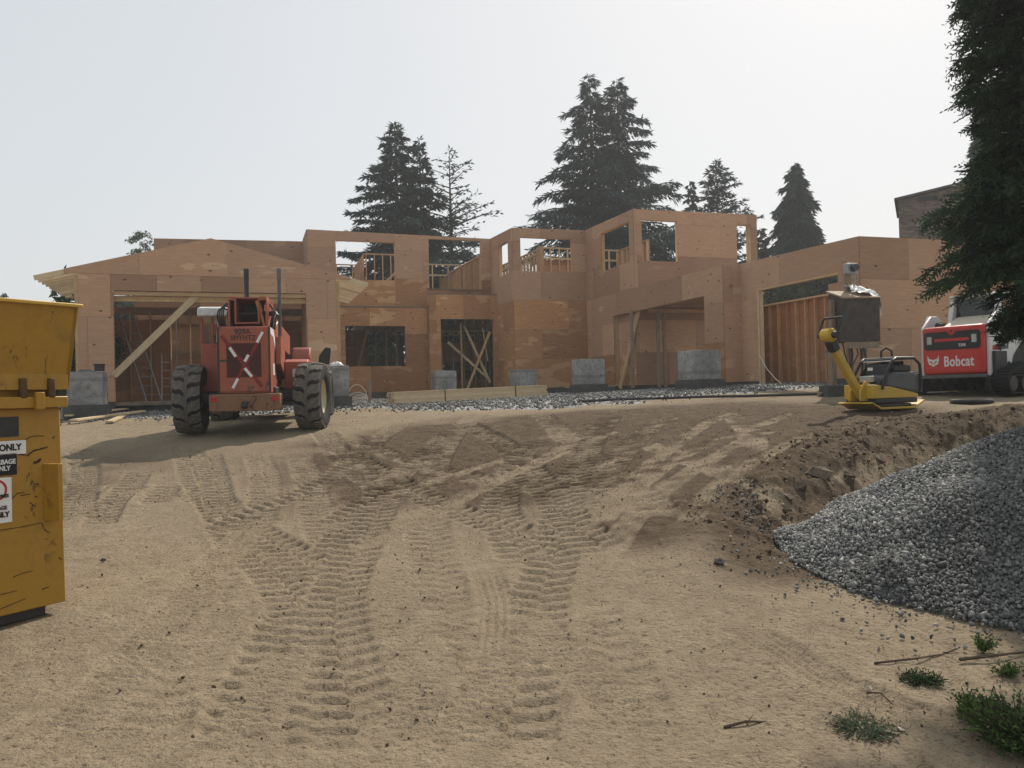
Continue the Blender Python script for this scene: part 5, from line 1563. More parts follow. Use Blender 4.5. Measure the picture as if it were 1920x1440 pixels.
# body, side uprights, tracks
MB().box((-.58, -.98, .38), (.58, 1.05, 1.02)).build('body', DARK, LX, .02)
for s in (-1, 1):
    a, b = (s*.60, s*.655) if s > 0 else (s*.655, s*.60)
    side = MB().prism([(-1.22, .36), (-.55, .40), (-.44, .52), (-.36, .74), (-.02, 1.02), (-.34, 1.22), (-.55, 1.50), (-.72, 1.60), (-.92, 1.58), (-1.22, 1.33)], a, b, 'x').build('side_upright', WHITE_B, LX, .012)
    if s > 0:
        Ms = lambda y, z, x=.659: Matrix.Translation((x, y, z)) @ Matrix.Rotation(R_(90), 4, 'Z') @ Matrix.Rotation(R_(90), 4, 'X')
        text('Bobcat', .15, DECAL_K, side, Ms(-.62, 1.035), 'lettering', .004, .72, ext=.001)
        cat_emblem(side, Ms(-.98, 1.04, .658), .14, DECAL_K)
        text('2', .20, DECAL_K, side, Ms(-.72, 1.36), 'lettering', .008, 1.0, ext=.001)
        MB().prism([(-1.10, .93), (-.55, .99), (-.55, .97), (-.80, .93), (-.86, .84), (-1.12, .84)], .6565, .659, 'x').build('stripe', DECAL_R, side)
        MB().prism([(-.82, .85), (-.54, .87), (-.54, .95), (-.74, .93)], .6565, .659, 'x').build('stripe', GREY, side)
        MB().box((.655, -1.14, .40), (.72, -.72, .82)).build('side_grille', DARK, side, .01)
        MB().lathe([(0, .045), (.02, .045)], 14, 'x', Matrix.Translation((.655, -.55, .58))).build('pivot', BLACK, side)
        MB().lathe([(0, .05), (.03, .05)], 14, 'x', Matrix.Translation((.655, -.98, 1.28))).build('pivot', BLACK, side)
    # rubber track
    loop = []
    for (cy, cz, rr, a0, a1) in ((-1.0, .24, .22, 270, 90), (.0, 0, 0, 0, 0), (.95, .26, .24, 90, -90)):
        if rr == 0: continue
        for k in range(9):
            t = R_(a0 + (a1 - a0) * k / 8)
            loop.append((cy + rr*math.cos(t) * (1 if cy > 0 else 1), cz + rr*math.sin(t)))
    loop = [(-1.0 + .22*math.cos(R_(t)), .24 + .22*math.sin(R_(t))) for t in range(270, 90, -20)] + [(-.45, .58), (.0, .62), (.45, .56)] + [(.95 + .24*math.cos(R_(t)), .26 + .24*math.sin(R_(t))) for t in range(90, -91, -20)]
    x0, x1 = (.66, .98) if s > 0 else (-.98, -.66)
    tr = MB()
    n = len(loop)
    inner = []
    cyy = sum(p[0] for p in loop)/n; czz = sum(p[1] for p in loop)/n
    for (y, z) in loop:
        d = Vector((y - cyy, z - czz)); d = d * (1 - .045 / max(d.length, .05)); inner.append((cyy + d.x, czz + d.y))
    for i in range(n):
        j = (i + 1) % n
        tr.add([(x0, *loop[i]), (x1, *loop[i]), (x1, *loop[j]), (x0, *loop[j]), (x0, *inner[i]), (x1, *inner[i]), (x1, *inner[j]), (x0, *inner[j])],
               [(0,1,2,3), (7,6,5,4), (0,3,7,4), (1,5,6,2)])
    trk = tr.build('rubber_track', RUBBER_B, LX)
    per = []
    for i in range(n):
        j = (i + 1) % n
        L = math.hypot(loop[j][0]-loop[i][0], loop[j][1]-loop[i][1]); m_ = max(1, int(L / .085))
        for k in range(m_):
            f = (k + .5)/m_; per.append((loop[i][0]*(1-f) + loop[j][0]*f, loop[i][1]*(1-f) + loop[j][1]*f, math.atan2(loop[j][1]-loop[i][1], loop[j][0]-loop[i][0])))
    lug_me = box((x0 + .01, -.022, -.02), (x1 - .01, .022, .022)).mesh('track_lug'); lug_me.materials.append(RUBBER_B)
    for (y, z, a) in per: link('track_lug', lug_me, None, trk, Matrix.Translation((0, y, z)) @ Matrix.Rotation(a, 4, 'X'))
    for y in (-.98, -.55, -.15, .25, .65, .93):
        MB().lathe([(x0 + .03, .14), (x1 - .03, .14)], 16, 'x', Matrix.Translation((0, y, .205))).build('track_roller', DARK, trk, smooth=True)
    # lift arm from the upright forward and down
    MB().prism([(-.98, 1.36), (-.80, 1.60), (-.55, 1.52), (.55, 1.16), (1.25, .62), (1.30, .42), (1.10, .42), (.98, .62), (.42, .98), (-.60, 1.36)], (.665 if s > 0 else -.77), (.77 if s > 0 else -.665), 'x').build('lift_arm', WHITE_B, LX, .012)
# engine hood top, cab
MB().prism([(-1.02, 1.345), (-.45, 1.345), (-.45, 1.56)], -.33, .57, 'x').build('hood_plate', painted('dusty_hood_paint', (.50, .44, .34, 1), (.24, .19, .13, 1), .8, .6), LX, .01)
MB().lathe([(0, .055), (.16, .055), (.20, .05)], 12, 'y', Matrix.Translation((-.38, -1.1, 1.38))).build('exhaust', BLACK, LX, smooth=True)
cabL = MB().box((-.46, -.42, 1.0), (.46, .75, 1.30)).build('cab', DARK, LX, .02)
for x, y0, y1 in ((-.44, -.55, -.35), (.44, -.55, -.35), (-.44, .72, .62), (.44, .72, .62)):
    MB().bar((x, y0, 1.28), (x, y1, 1.95), .09, .13).build('cab_post', WHITE_B, cabL, .01)
MB().box((-.50, -.45, 1.93), (.50, .75, 1.99)).build('cab_roof', WHITE_B, cabL, .02)
MB().box((-.41, -.37, 1.45), (.41, -.36, 1.90)).build('rear_window', GLASS, cabL)
MB().box((-.25, -.1, 1.30), (.25, .3, 1.42)).box((-.25, -.14, 1.42), (.25, -.04, 1.85)).build('seat', BLACK, cabL, .03)
MB().prism([(1.25, .06), (1.9, .04), (1.95, .10), (1.45, .75), (1.28, .75)], -.95, .95, 'x').build('bucket', STEEL, LX, .01)
for s in (-1, 1):
    MB().bar((s*.44, -.35, 1.35), (s*.70, -.75, 1.52), .05, .05).build('cylinder', DARK, LX)

# ------------------------------------------------------------------ vibrating plate compactor
cq = at_ground(1647, 762)
cp_ = at(1652, 765, 13.0)
CX = empty('plate_compactor', (cp_.x, cp_.y, float(gz(cp_.x, cp_.y)) + .012), R_(-65), 'yellow plate compactor with a raised steering pole', 'compactor')
plate = MB().prism([(-.62, .10), (-.58, .10), (-.38, .0), (.40, .0), (.64, .12), (.62, .14), (.40, .035), (-.38, .035), (-.58, .125)], -.33, .33, 'x').build('base_plate', YEL_C, CX, .008)
MB().box((-.28, -.40, .036), (.28, .38, .09)).build('exciter', DARK, CX, .02)
MB().box((-.30, -.46, .095), (.30, .50, .175)).build('rubber_band', BLACK, CX, .02)
MB().prism([(-.50, .176), (.52, .176), (.52, .24), (-.10, .36), (-.50, .40)], -.30, .30, 'x').build('skirt', YEL_C, CX, .015)
eng = MB().prism([(-.20, .365), (.55, .26), (.56, .52), (.44, .60), (-.02, .60), (-.20, .52)], -.29, .29, 'x').build('engine_cover', GREY, CX, .03)
MB().prism([(-.30, .40), (-.12, .40), (-.06, .74), (.30, .78), (.30, .70), (.0, .66)], -.22, .22, 'x').build('dashboard', BLACK, CX, .015)
MB().box((-.16, -.305, .44), (.12, -.245, .54)).build('silver_cover', STEEL, CX, .01)
MB().box((-.10, -.17, .63), (.0, -.165, .68)).build('label_plate', DECAL_W, CX)
MB().box((-.26, .0, .60), (.26, .42, .72)).build('engine', BLACK, CX, .03)
for s in (-1, 1):
    P = [(s*.31, -.33, .32), (s*.31, -.27, .50), (s*.31, -.10, .76), (s*.31, .0, .82), (s*.31, .42, .82), (s*.31, .55, .72), (s*.31, .58, .40), (s*.31, .55, .27)]
    MB().tube(P, .024, 8).build('guard_frame', BLACK, CX, smooth=True)
for y, z in ((.0, .82), (.42, .82), (-.02, .80)):
    MB().tube([(-.31, y, z), (.31, y, z)], .022, 8).build('guard_bar', BLACK, CX, smooth=True)
MB().prism([(-.08, .775), (.0, .815), (.42, .815), (.42, .80), (.0, .80)], -.29, .29, 'x').build('guard_top', GREY, CX)
MB().tube([(-.05, .1, .83), (-.05, .1, .95), (0, .16, 1.0), (.05, .22, .95), (.05, .24, .83)], .018, 8).build('lifting_eye', BLACK, CX, smooth=True)
# steering pole
pole = MB()
a, b = Vector((.02, -.48, .22)), Vector((.02, -1.06, 1.00))
pole.bar(a, b, .12, .11, up=(1, 0, 0)); pole.build('steering_pole', YEL_C, CX, .015)
MB().prism([(-.62, .14), (-.40, .14), (-.40, .42), (-.50, .46), (-.62, .30)], -.10, -.06, 'x').prism([(-.62, .14), (-.40, .14), (-.40, .42), (-.50, .46), (-.62, .30)], .10, .14, 'x').build('pole_bracket', YEL_C, CX, .01)
MB().tube([(-.14, -.52, .10), (-.14, -.58, .16), (-.14, -.52, .42), (-.14, -.44, .44), (-.14, -.42, .30), (-.14, -.44, .12)], .018, 8, closed=True).build('lock_hook', YEL_C, CX, smooth=True)
MB().bar(b - Vector((0, -.03, .05)), b + Vector((0, -.06, .12)), .15, .14, up=(1, 0, 0)).build('pole_collar', BLACK, CX, .02)
hd = b + Vector((0, -.10, .20))
MB().lathe([(-.11, .07), (-.08, .115), (.08, .115), (.11, .07)], 10, 'x', Matrix.Translation(hd)).build('control_head', YEL_C, CX, .01)
for s in (-1, 1):
    MB().lathe([(0, .055), (s*.07, .05)], 14, 'x', Matrix.Translation(hd + Vector((s*.11, 0, 0)))).build('head_cap', BLACK, CX, smooth=True)
MB().tube([hd + Vector((-.17, 0, .0)), hd + Vector((-.19, .02, .08)), hd + Vector((-.19, .10, .25)), hd + Vector((-.17, .12, .28)), hd + Vector((.17, .12, .28)), hd + Vector((.19, .10, .25)), hd + Vector((.19, .02, .08)), hd + Vector((.17, 0, .0))], .018, 8).build('grip_loop', BLACK, CX, smooth=True)
MB().tube([b + Vector((-.02, -.02, -.06)), b + Vector((-.04, -.10, -.10)), b + Vector((-.02, -.14, -.04))], .012, 6).build('throttle_lever', STEEL, CX, smooth=True)

# ------------------------------------------------------------------ yellow waste bin at the left edge
Pb = at(124, 1136, 5.70)
ub = Vector((-.52, -.854, 0)).normalized(); vb = Vector((ub.y, -ub.x, 0))
if vb.y < 0: vb = -vb
zb_ = float(gz(Pb.x, Pb.y))
DX = bpy.data.objects.new('waste_bin', None); COL.objects.link(DX)
# local x: along the visible face towards the left edge, local y: out of the face, z up
n_b = -vb
DX.matrix_world = Matrix(((-ub.x, -n_b.x, 0, Pb.x), (-ub.y, -n_b.y, 0, Pb.y), (0, 0, 1, zb_ + .02), (0, 0, 0, 1)))
tag(DX, 'scratched yellow waste bin with warning stickers, cut off by the left edge', 'bin')
def fz(px, py, y0=0.0):
    """a place on the bin's face: local x and z"""
    Mi = DX.matrix_world.inverted(); o = Mi @ CAM; d = Mi.to_3x3() @ ray(px, py)
    t = (y0 - o.y) / d.y; q = o + d * t
    return q.x, q.z
Lb, Db = 1.9, 1.5
xr = lambda px, py: fz(px, py)[0]
z_rim = fz(60, 744)[1]; z_rimb = fz(60, 765)[1]
xR = fz(113, 800)[0]
bodyb = MB().prism([(-Lb, .05), (.0, .05), (xR, z_rimb), (-Lb, z_rimb)], 0, Db, 'y').build('body', YEL_D, DX, .008)
MB().box((-Lb, .05, -.02), (-.12, Db - .1, .05)).build('skid', DARK, DX)
MB().box((-Lb - .03, -.07, z_rimb), (fz(128, 750, -.07)[0], Db + .05, z_rim)).build('rim', YEL_D, DX, .006)
# flared hopper on top
zl0, zl1 = fz(60, 728)[1], fz(75, 568, -.14)[1]
xh0, xh1 = fz(126, 730)[0], fz(147, 572, -.14)[0]
MB().add([(-Lb, -.02, zl0), (xh0, -.02, zl0), (xh1, -.14, zl1), (-Lb, -.14, zl1), (-Lb, .02, zl0), (xh0, .02, zl0), (xh1, -.10, zl1), (-Lb, -.10, zl1)],
         [(0,1,2,3), (7,6,5,4), (0,4,5,1), (1,5,6,2), (2,6,7,3), (3,7,4,0)]).build('hopper_front', YEL_D, DX, .004)
MB().add([(xh0, -.02, zl0), (xh0, Db, zl0), (xh1, Db + .1, zl1 - .25), (xh1, -.14, zl1), (xh0 - .03, -.02, zl0), (xh0 - .03, Db, zl0), (xh1 - .03, Db + .1, zl1 - .25), (xh1 - .03, -.14, zl1)],
         [(0,1,2,3), (7,6,5,4), (0,4,5,1), (1,5,6,2), (2,6,7,3), (3,7,4,0)]).build('hopper_side', YEL_D, DX)
MB().box((-Lb, -.17, zl1 - .012), (xh1 + .02, -.06, zl1 + .012)).build('hopper_lip', painted('sun_tinted_lip_paint', (.55, .33, .05, 1), amount=.3), DX, .005)  # lighter yellow than the bin, sunlight put into the lip's colour
MB().box((-Lb, -.045, zl0 - .012), (xh0 - .02, -.015, zl0 + .10)).build('hopper_flange', YEL_D, DX, .004)
MB().box((-Lb, .03, z_rim - .02), (xh0 - .12, .06, zl0 + .02)).build('seal_plate', YEL_D, DX)
for px in (35, 88):
    x = fz(px, 735)[0]
    MB().box((x - .022, -.075, z_rim - .01), (x + .022, -.02, zl0 + .07)).build('hinge', plain('rusty_hinge', (.10, .055, .025, 1), .8), DX, .008)
for px in (108, 122):
    x = fz(px, 735)[0]; MB().box((x - .012, .0, z_rim), (x + .012, .03, zl0)).build('hopper_leg', DARK, DX)
x = fz(62, 755)[0]; MB().box((x - .03, -.10, z_rimb - .01), (x + .03, -.065, z_rim + .03)).build('clip', YEL_D, DX, .004)
# dark plate painted as the shade of a recess, fork pocket, stickers
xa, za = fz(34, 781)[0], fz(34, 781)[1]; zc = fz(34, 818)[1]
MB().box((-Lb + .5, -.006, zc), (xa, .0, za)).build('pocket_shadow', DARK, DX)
x0, x1 = fz(80, 900)[0], fz(110, 900, -.13)[0]; zt, zb2 = fz(100, 868)[1], fz(100, 974)[1]
MB().prism([(x0, -.001), (x1, -.13), (x1 + .03, -.13), (x1 + .03, -.001)], zb2, zt, 'z').build('fork_pocket', YEL_D, DX, .004)
def sticker(px0, py0, px1, py1, mat, y=-.004, name='sticker'):
    xa, za = fz(px0, py0); xb, zb3 = fz(px1, py1)
    return MB().box((min(xa, xb), y - .003, min(za, zb3)), (max(xa, xb), y, max(za, zb3))).build(name, mat, DX), (xa + xb)/2, (za + zb3)/2
def Mb(x, z, y=-.009): return Matrix.Translation((x, y, z)) @ Matrix.Rotation(R_(90), 4, 'X')
s1, x, z = sticker(-70, 832, 48, 850, DECAL_W)
text('ONLY', .062, DECAL_K, DX, Mb(fz(18, 841)[0], z), 'lettering', .002, .85)
s2, x, z = sticker(-60, 856, 31, 889, DECAL_K, -.004)
text('GARBAGE', .045, DECAL_W, DX, Mb(fz(28, 867)[0], fz(14, 866)[1]), 'lettering', .0012, .85, align='RIGHT')
text('ONLY', .045, DECAL_W, DX, Mb(fz(18, 877)[0], fz(14, 878)[1]), 'lettering', .0012, .85, align='RIGHT')
s3, x, z = sticker(-60, 902, 22, 978, DECAL_W)
xm = fz(-10, 918)[0]; zm = fz(-10, 920)[1]
ring = MB(); n = 28
ro, ri = .075, .060
ring.add([(xm + ro*math.cos(2*math.pi*k/n), -.0085, zm + ro*math.sin(2*math.pi*k/n)) for k in range(n)] + [(xm + ri*math.cos(2*math.pi*k/n), -.0085, zm + ri*math.sin(2*math.pi*k/n)) for k in range(n)],
         [(k, (k+1) % n, n + (k+1) % n, n + k) for k in range(n)])
ring.build('prohibition_ring', DECAL_R, DX)
text('BATTERIES', .032, DECAL_K, DX, Mb(fz(15, 930)[0], fz(8, 930)[1], -.0095), 'lettering', .001, .85, align='RIGHT')
text('GARBAGE', .036, DECAL_K, DX, Mb(fz(12, 952)[0], fz(8, 952)[1]), 'lettering', .001, .85, align='RIGHT')
text('ONLY', .050, DECAL_K, DX, Mb(fz(16, 965)[0], fz(8, 965)[1]), 'lettering', .002, .85, align='RIGHT')
# bare scratches in the paint
SCR = plain('bare_scratch', (.055, .028, .016, 1), .9, .2)
def scratch(pts, w=.008):
    Q = [fz(*p) for p in pts]
    mb = MB()
    for (xa, za), (xb, zb3) in zip(Q[:-1], Q[1:]):
        d = Vector((xb - xa, zb3 - za)); nn = Vector((-d.y, d.x)).normalized() * w / 2
        mb.add([(xa - nn.x, -.0045, za - nn.y), (xa + nn.x, -.0045, za + nn.y), (xb + nn.x*.6, -.0045, zb3 + nn.y*.6), (xb - nn.x*.6, -.0045, zb3 - nn.y*.6)], [(0, 1, 2, 3)])
    mb.build('scratch', SCR, DX)
for pts, w in [([(50, 855), (62, 845), (75, 842), (89, 838)], .012), ([(45, 825), (60, 818), (72, 817), (83, 818)], .006), ([(63, 868), (70, 866), (76, 860)], .022),
               ([(22, 935), (32, 925), (46, 923)], .007), ([(38, 929), (57, 926)], .007), ([(0, 994), (40, 988), (78, 980), (82, 992), (94, 1000)], .006),
               ([(55, 942), (66, 950)], .007), ([(34, 852), (48, 853)], .010), ([(24, 1082), (44, 1074), (62, 1070)], .006), ([(0, 1115), (32, 1107)], .006), ([(110, 1045), (116, 1050)], .008),
               ([(78, 1105), (92, 1100)], .007), ([(0, 1142), (48, 1122)], .006), ([(65, 932), (70, 930)], .010), ([(98, 822), (102, 818)], .010), ([(68, 908), (72, 906)], .012)]:
    scratch(pts, w)
# ------------------------------------------------------------------ concrete plinths in front of the house
def plinth(px, pyb, Y, w, hp, label, wing=0, base=.22, rz=YAW, extra=()):
    p = at(px, pyb, Y)
    zg = float(gz(p.x, p.y))
    o = empty('concrete_plinth', (p.x, p.y, zg - .1), rz, label, 'plinth', 'concrete plinths waiting for porch posts')
    MB().box((-w/2 - .07, -w/2 - .07, 0), (w/2 + .07, w/2 + .07, .1 + base)).build('footing', CONC_DARK, o, .01)
    MB().box((-w/2, -w/2, .1 + base), (w/2, w/2, .1 + base + hp)).build('shaft', CONC, o, .012)
    return o
plinth(165, 775, 20.6, .84, .86, 'concrete plinth nearest the yellow bin with scraps on top', base=.34)
plinth(632, 752, 21.8, .60, .84, 'concrete plinth just right of the telehandler wheel with a white bundle on it', base=.30)
plinth(832, 735, 29.5, .80, .85, 'concrete plinth left of the braced entry opening', base=.15)
plinth(982, 735, 29.6, .80, .80, 'concrete plinth right of the entry, behind the end of the lumber stack', base=.15)
plinth(1104, 735, 26.5, .84, .84, 'concrete plinth against the corner where tower meets wing', base=.30)
plinth(1312, 722, 21.8, .84, .80, 'widest concrete plinth, in front of the wing opening', base=.26)
def on_plinth(px, py, Y): return at(px, py, Y)
p = at(632, 683, 21.6)
def crumple(name, label, cat, loc, size, mat, seed, sub=12, flat=1.0):
    r = np.random.default_rng(seed)
    u = np.linspace(0, 2*math.pi, sub*2, endpoint=False); v = np.linspace(0, math.pi/2, sub)
    V, F = [], []
    for i, b in enumerate(v):
        for j, a in enumerate(u):
            k = 1 + .22*math.sin(3*a + 2*b + seed) + .16*math.sin(7*a - 5*b) + .06*r.normal()
            V.append((size[0]*k*math.cos(a)*math.cos(b), size[1]*k*math.sin(a)*math.cos(b), size[2]*math.sin(b)**flat*k))
    m_ = len(u)
    F = [(i*m_ + j, i*m_ + (j+1) % m_, (i+1)*m_ + (j+1) % m_, (i+1)*m_ + j) for i in range(sub-1) for j in range(m_)]
    me = np_mesh(name, np.array(V), np.array(F), mat, smooth=True)
    o = link(name, me); o.location = loc
    return tag(o, label, cat)
crumple('folded_sheet', 'small white folded bundle on the plinth by the tyre', 'bundle', (p.x, p.y, p.z - .045), (.16, .12, .09), WHITE, 3)
p = at(182, 694, 20.6)
tag(MB().box((-.10, -.09, 0), (.12, .09, .16)).box((-.13, -.11, .16), (.14, .11, .185)).build('tool_case', BLACK, None, .01, M=Matrix.Translation((p.x, p.y + .1, p.z - .02)) @ Matrix.Rotation(.3, 4, 'Z')), 'small dark case on the plinth nearest the yellow bin', 'case')
p = at(158, 697, 20.5); crumple('dark_rag', 'dark crumpled rag on the plinth nearest the yellow bin', 'rag', (p.x, p.y, p.z - .03), (.22, .14, .07), GREY, 5)
p = at_ground(216, 772); crumple('plastic_sack', 'crumpled grey plastic sack at the foot of the left plinth', 'sack', (p.x, p.y, p.z - .01), (.20, .16, .22), plain('grey_plastic', (.30, .33, .36, 1), .35, .5, var=.5, scale=14), 8)

# ------------------------------------------------------------------ lumber on the ground
def lumber_stack():
    a, b = at_ground(737, 758), at_ground(1028, 741)
    a = at(737, 757, 22.0); b = at(1028, 742, 24.6)
    d = Vector((b.x - a.x, b.y - a.y)); L = d.length; an = math.atan2(d.y, d.x)
    z0 = min(float(gz(a.x, a.y)), float(gz(b.x, b.y))) + .03
    o = empty('lumber_stack', (a.x, a.y, z0), an, 'long low stack of pale lumber lying in front of the entry', 'lumber')
    tilt = math.atan2(float(gz(b.x, b.y)) - float(gz(a.x, a.y)), L)
    o.rotation_euler = (0, -tilt, an)
    for k in (.2, .5, .8): MB().box((L*k, -.02, -.03), (L*k + .09, .52, .0)).build('bearer', LUM_GREY, o)
    rr = random.Random(5)
    for layer in range(5):
        for row in range(3):
            e = rr.uniform(-.03, .03)
            zz = layer * .066
            lo = box((-.032, -.08, 0), (.032, .08, L - .06)).mesh('board')
            M = Matrix.Translation((e + .03, .085 + row*.166, zz + .034)) @ Matrix.Rotation(R_(90), 4, 'Y')
            link('board', lo, LUM_PALE, o, M)
    for f in (.31, .77):
        MB().box((L*f, -.006, -.004), (L*f + .03, .0, .34)).box((L*f, -.006, .332), (L*f + .03, .51, .338)).build('strap', BLACK, o)
    return o
lumber_stack()
def loose_board(label, p0, p1, w, lift=.02):
    a, b = at_ground(*p0), at_ground(*p1)
    a.z += lift; b.z += lift
    o = timber('loose_board', a, b, w, .04, LUM_PALE, None)
    o.parent = None
    return tag(o, label, 'board', 'loose boards by the left plinth')
loose_board('upper of the pale boards lying before the left plinth', (128, 788), (258, 771), .19, .12)
loose_board('front pale board lying before the left plinth', (138, 795), (268, 777), .20, .09)
loose_board('short offcut board sticking out from under the pale boards', (205, 795), (232, 783), .16, .05)
# stake
p = at_ground(693, 757)
sk = timber('survey_stake', (p.x, p.y, p.z - .1), (p.x + .02, p.y, p.z + .72), .09, .03, LUM_GREY); sk.parent = None
tag(sk, 'grey wooden stake standing beside the white hose coil', 'stake')
# coil of white pipe
p = at_ground(668, 752)
o = empty('pipe_coil', (p.x + .05, p.y, p.z), 0, 'loose coil of white plastic pipe leaning on a plinth', 'pipe')
WP_ = plain('white_pipe', (.62, .60, .54, 1), .5, .3, var=.08)
for k in range(6):
    c = Vector((.0 - .03*k, .02*k, .0)); R1, R2 = .36 + .03*(k % 3), .30 - .035*k
    tilt = R_(20 + 9*k)
    pts = []
    for j in range(22):
        t = math.pi * (.02 + 1.0 * j / 21)
        pts.append((R1*math.cos(t) + c.x + .04*k, c.y - R2*math.sin(t)*math.sin(tilt), .02 + (R2*2.0 if k == 0 else R2*1.25)*math.sin(t)*math.cos(tilt)))
    MB().tube(pts, .013, 6).build('loop', WP_, o, smooth=True)
# black hose over the gravel
pts = [at_ground(*q) for q in [(1085, 757), (1160, 753), (1240, 751), (1320, 748), (1400, 747), (1480, 745), (1550, 743), (1600, 741)]]
tag(MB().tube([(q.x, q.y + .15*math.sin(i*1.7), q.z + .05) for i, q in enumerate(pts)], .03, 6).build('drain_hose', BLACK, smooth=True), 'long black hose lying across the gravel', 'hose')
# broken slabs by the wide plinth
for k, (px, py, s, lab) in enumerate([(1328, 728, .26, 'pale broken slab tipped against the wide plinth'), (1352, 722, .24, 'dark flat slab behind the pale broken one'), (1385, 722, .34, 'larger dark slab lying right of the wide plinth')]):
    q = at_ground(px, py)
    r = np.random.default_rng(k + 50)
    poly = [(s*(.8 + .4*r.random())*math.cos(a), s*.7*(.8 + .4*r.random())*math.sin(a)) for a in np.linspace(0, 6.28, 7)[:-1]]
    tag(MB().prism(poly, 0, .07, 'z').build('stone_slab', CONC if k == 0 else CONC_DARK, None, .008, M=Matrix.Translation((q.x, q.y, q.z + .03)) @ Matrix.Rotation(.18*(k - 1) + .12, 4, 'Y') @ Matrix.Rotation(.14, 4, 'X')), lab, 'slab', 'broken slabs by the wide plinth')
# cord from the wing post
c0 = WW3.P(u_a, -.06, WW3.uz(1426, 665)[1]); q = at_ground(1466, 722)
tag(MB().tube([c0, c0.lerp(q, .35) - Vector((0, 0, .12)), c0.lerp(q, .75) - Vector((0, 0, .06)), q + Vector((0, 0, .03))], .012, 6).build('cord', WP_, smooth=True), 'pale cord hanging from the wing post to the gravel', 'cord')

# ------------------------------------------------------------------ ladders in the gabled bay
def ladder(name, label, p, q, w, n, mat, step=False):
    p, q = Vector(p), Vector(q)
    o = empty(name, p, 0, label, 'ladder')
    d = (q - p); s = Vector((E1.x, E1.y, 0)) * (w / 2)
    for k in (-1, 1):
        MB().bar(s*k, d + s*k*(.7 if step else 1), .035, .07).build('rail', mat, o)
    for k in range(1, n + 1):
        f = k / (n + 1); ss = s * (1 - (.3*f if step else 0))
        MB().tube([d*f - ss, d*f + ss], .018, 6).build('rung', mat, o)
    return o
la, lb = WK.P(WK.uz(284, 750)[0], .9, KF - .1), WK.P(WK.uz(216, 605)[0], 2.4, WK.uz(220, 605)[1] + .4)
ladder('extension_ladder', 'grey extension ladder leaning steeply inside the gabled bay', la, lb, .42, 9, plain('dull_aluminium', (.20, .18, .17, 1), .5, .5, .4))
la, lb = WKb.P(WKb.uz(318, 745)[0], -.6, KF - .1), WKb.P(WKb.uz(312, 660)[0], -.2, WKb.uz(312, 665)[1])
ladder('step_ladder', 'pale step ladder standing deep inside the gabled bay', la, lb, .40, 5, STEEL, True)

# ------------------------------------------------------------------ temporary power box on posts
pb = at(1604, 640, 16.6); zg = float(gz(pb.x, pb.y))
PX = empty('power_box', (pb.x, pb.y, zg), R_(10), 'dark wooden power box on posts with a plastic sheet over its lid', 'power box')
zz0, zz1 = at(1604, 641, 16.4).z - zg, at(1604, 560, 16.4).z - zg
BX = plain('weathered_box_wood', (.075, .062, .055, 1), .85, .2, var=.4, scale=5)
MB().box((-.41, -.25, zz0), (.41, .30, zz1)).build('cabinet', BX, PX, .006)
LIDM = lumber('lid_wood', (.46, .38, .28, 1), (.34, .27, .19, 1))
MB().add([(-.43, -.29, zz1 - .01), (.43, -.29, zz1 + .0), (.43, .36, zz1 + .20), (-.43, .36, zz1 + .20), (-.43, -.29, zz1 + .02), (.43, -.29, zz1 + .03), (.43, .36, zz1 + .23), (-.43, .36, zz1 + .23)],
         [(0,3,2,1), (4,5,6,7), (0,1,5,4), (1,2,6,5), (2,3,7,6), (3,0,4,7)]).build('lid', LIDM, PX)
MB().add([(-.40, -.25, zz1 - .01), (-.40, .30, zz1 - .01), (-.40, .30, zz1 + .17)], [(0, 1, 2)]).add([(.40, -.25, zz1 - .01), (.40, .30, zz1 - .01), (.40, .30, zz1 + .17)], [(0, 1, 2)]).build('gable_end', BX, PX)
MB().box((-.40, -.27, zz0 - .14), (.36, -.23, zz0 - .005)).build('rail', LUM_GREY, PX)
for x, y, h in ((-.50, .05, zz1), (-.42, .24, zz0 + .2), (.10, .37, at(1618, 505, 16.9).z - zg), (.34, .24, zz0)):
    MB().box((x - .05, y - .05, -.1), (x + .05, y + .05, h)).build('post', LUM_GREY, PX, .004)
MB().box((-.85, -.30, -.08), (-.05, .05, .22)).build('ballast_block', CONC_DARK, PX, .02)
MB().bar((-.5, .0, .2), (-.95, -.1, .02), .06, .04).build('stay', LUM_GREY, PX)
MB().bar((-.45, .0, .75), (-.15, -.25, .1), .06, .04).build('stay', LUM_GREY, PX)
mz = at(1618, 503, 16.8).z - zg
MB().box((-.02, .20, mz - .10), (.24, .34, mz + .12)).build('meter_box', STEEL, PX, .015)
MB().lathe([(0, .085), (.06, .085), (.10, .07), (.10, .01)], 18, 'y', Matrix.Translation((.14, .20, mz + .02)) @ Matrix.Rotation(R_(180), 4, 'Z')).build('meter_dial', GLASS, PX, smooth=True)
MB().tube([(.20, .27, mz - .10), (.21, .28, mz - .25), (.20, .30, mz - .36)], .02, 6).build('conduit', STEEL, PX, smooth=True)
for k, (x0, x1, d) in enumerate(((-.30, -.22, .3), (-.12, -.24, .1), (.0, -.22, .2), (.08, .1, .0), (.16, .17, .0))):
    MB().tube([(x0, .0, zz0), (x0 + .02, -.05, zz0 - .25), ((x0 + x1)/2, -.10, zz0 - .42), (x1, -.05, zz0 - .62), (x1 + d, .1, .25)], .014, 6).build('cable', BLACK, PX, smooth=True)
sh = MB(); r = np.random.default_rng(4); gu, gv_ = 14, 10
VV = []
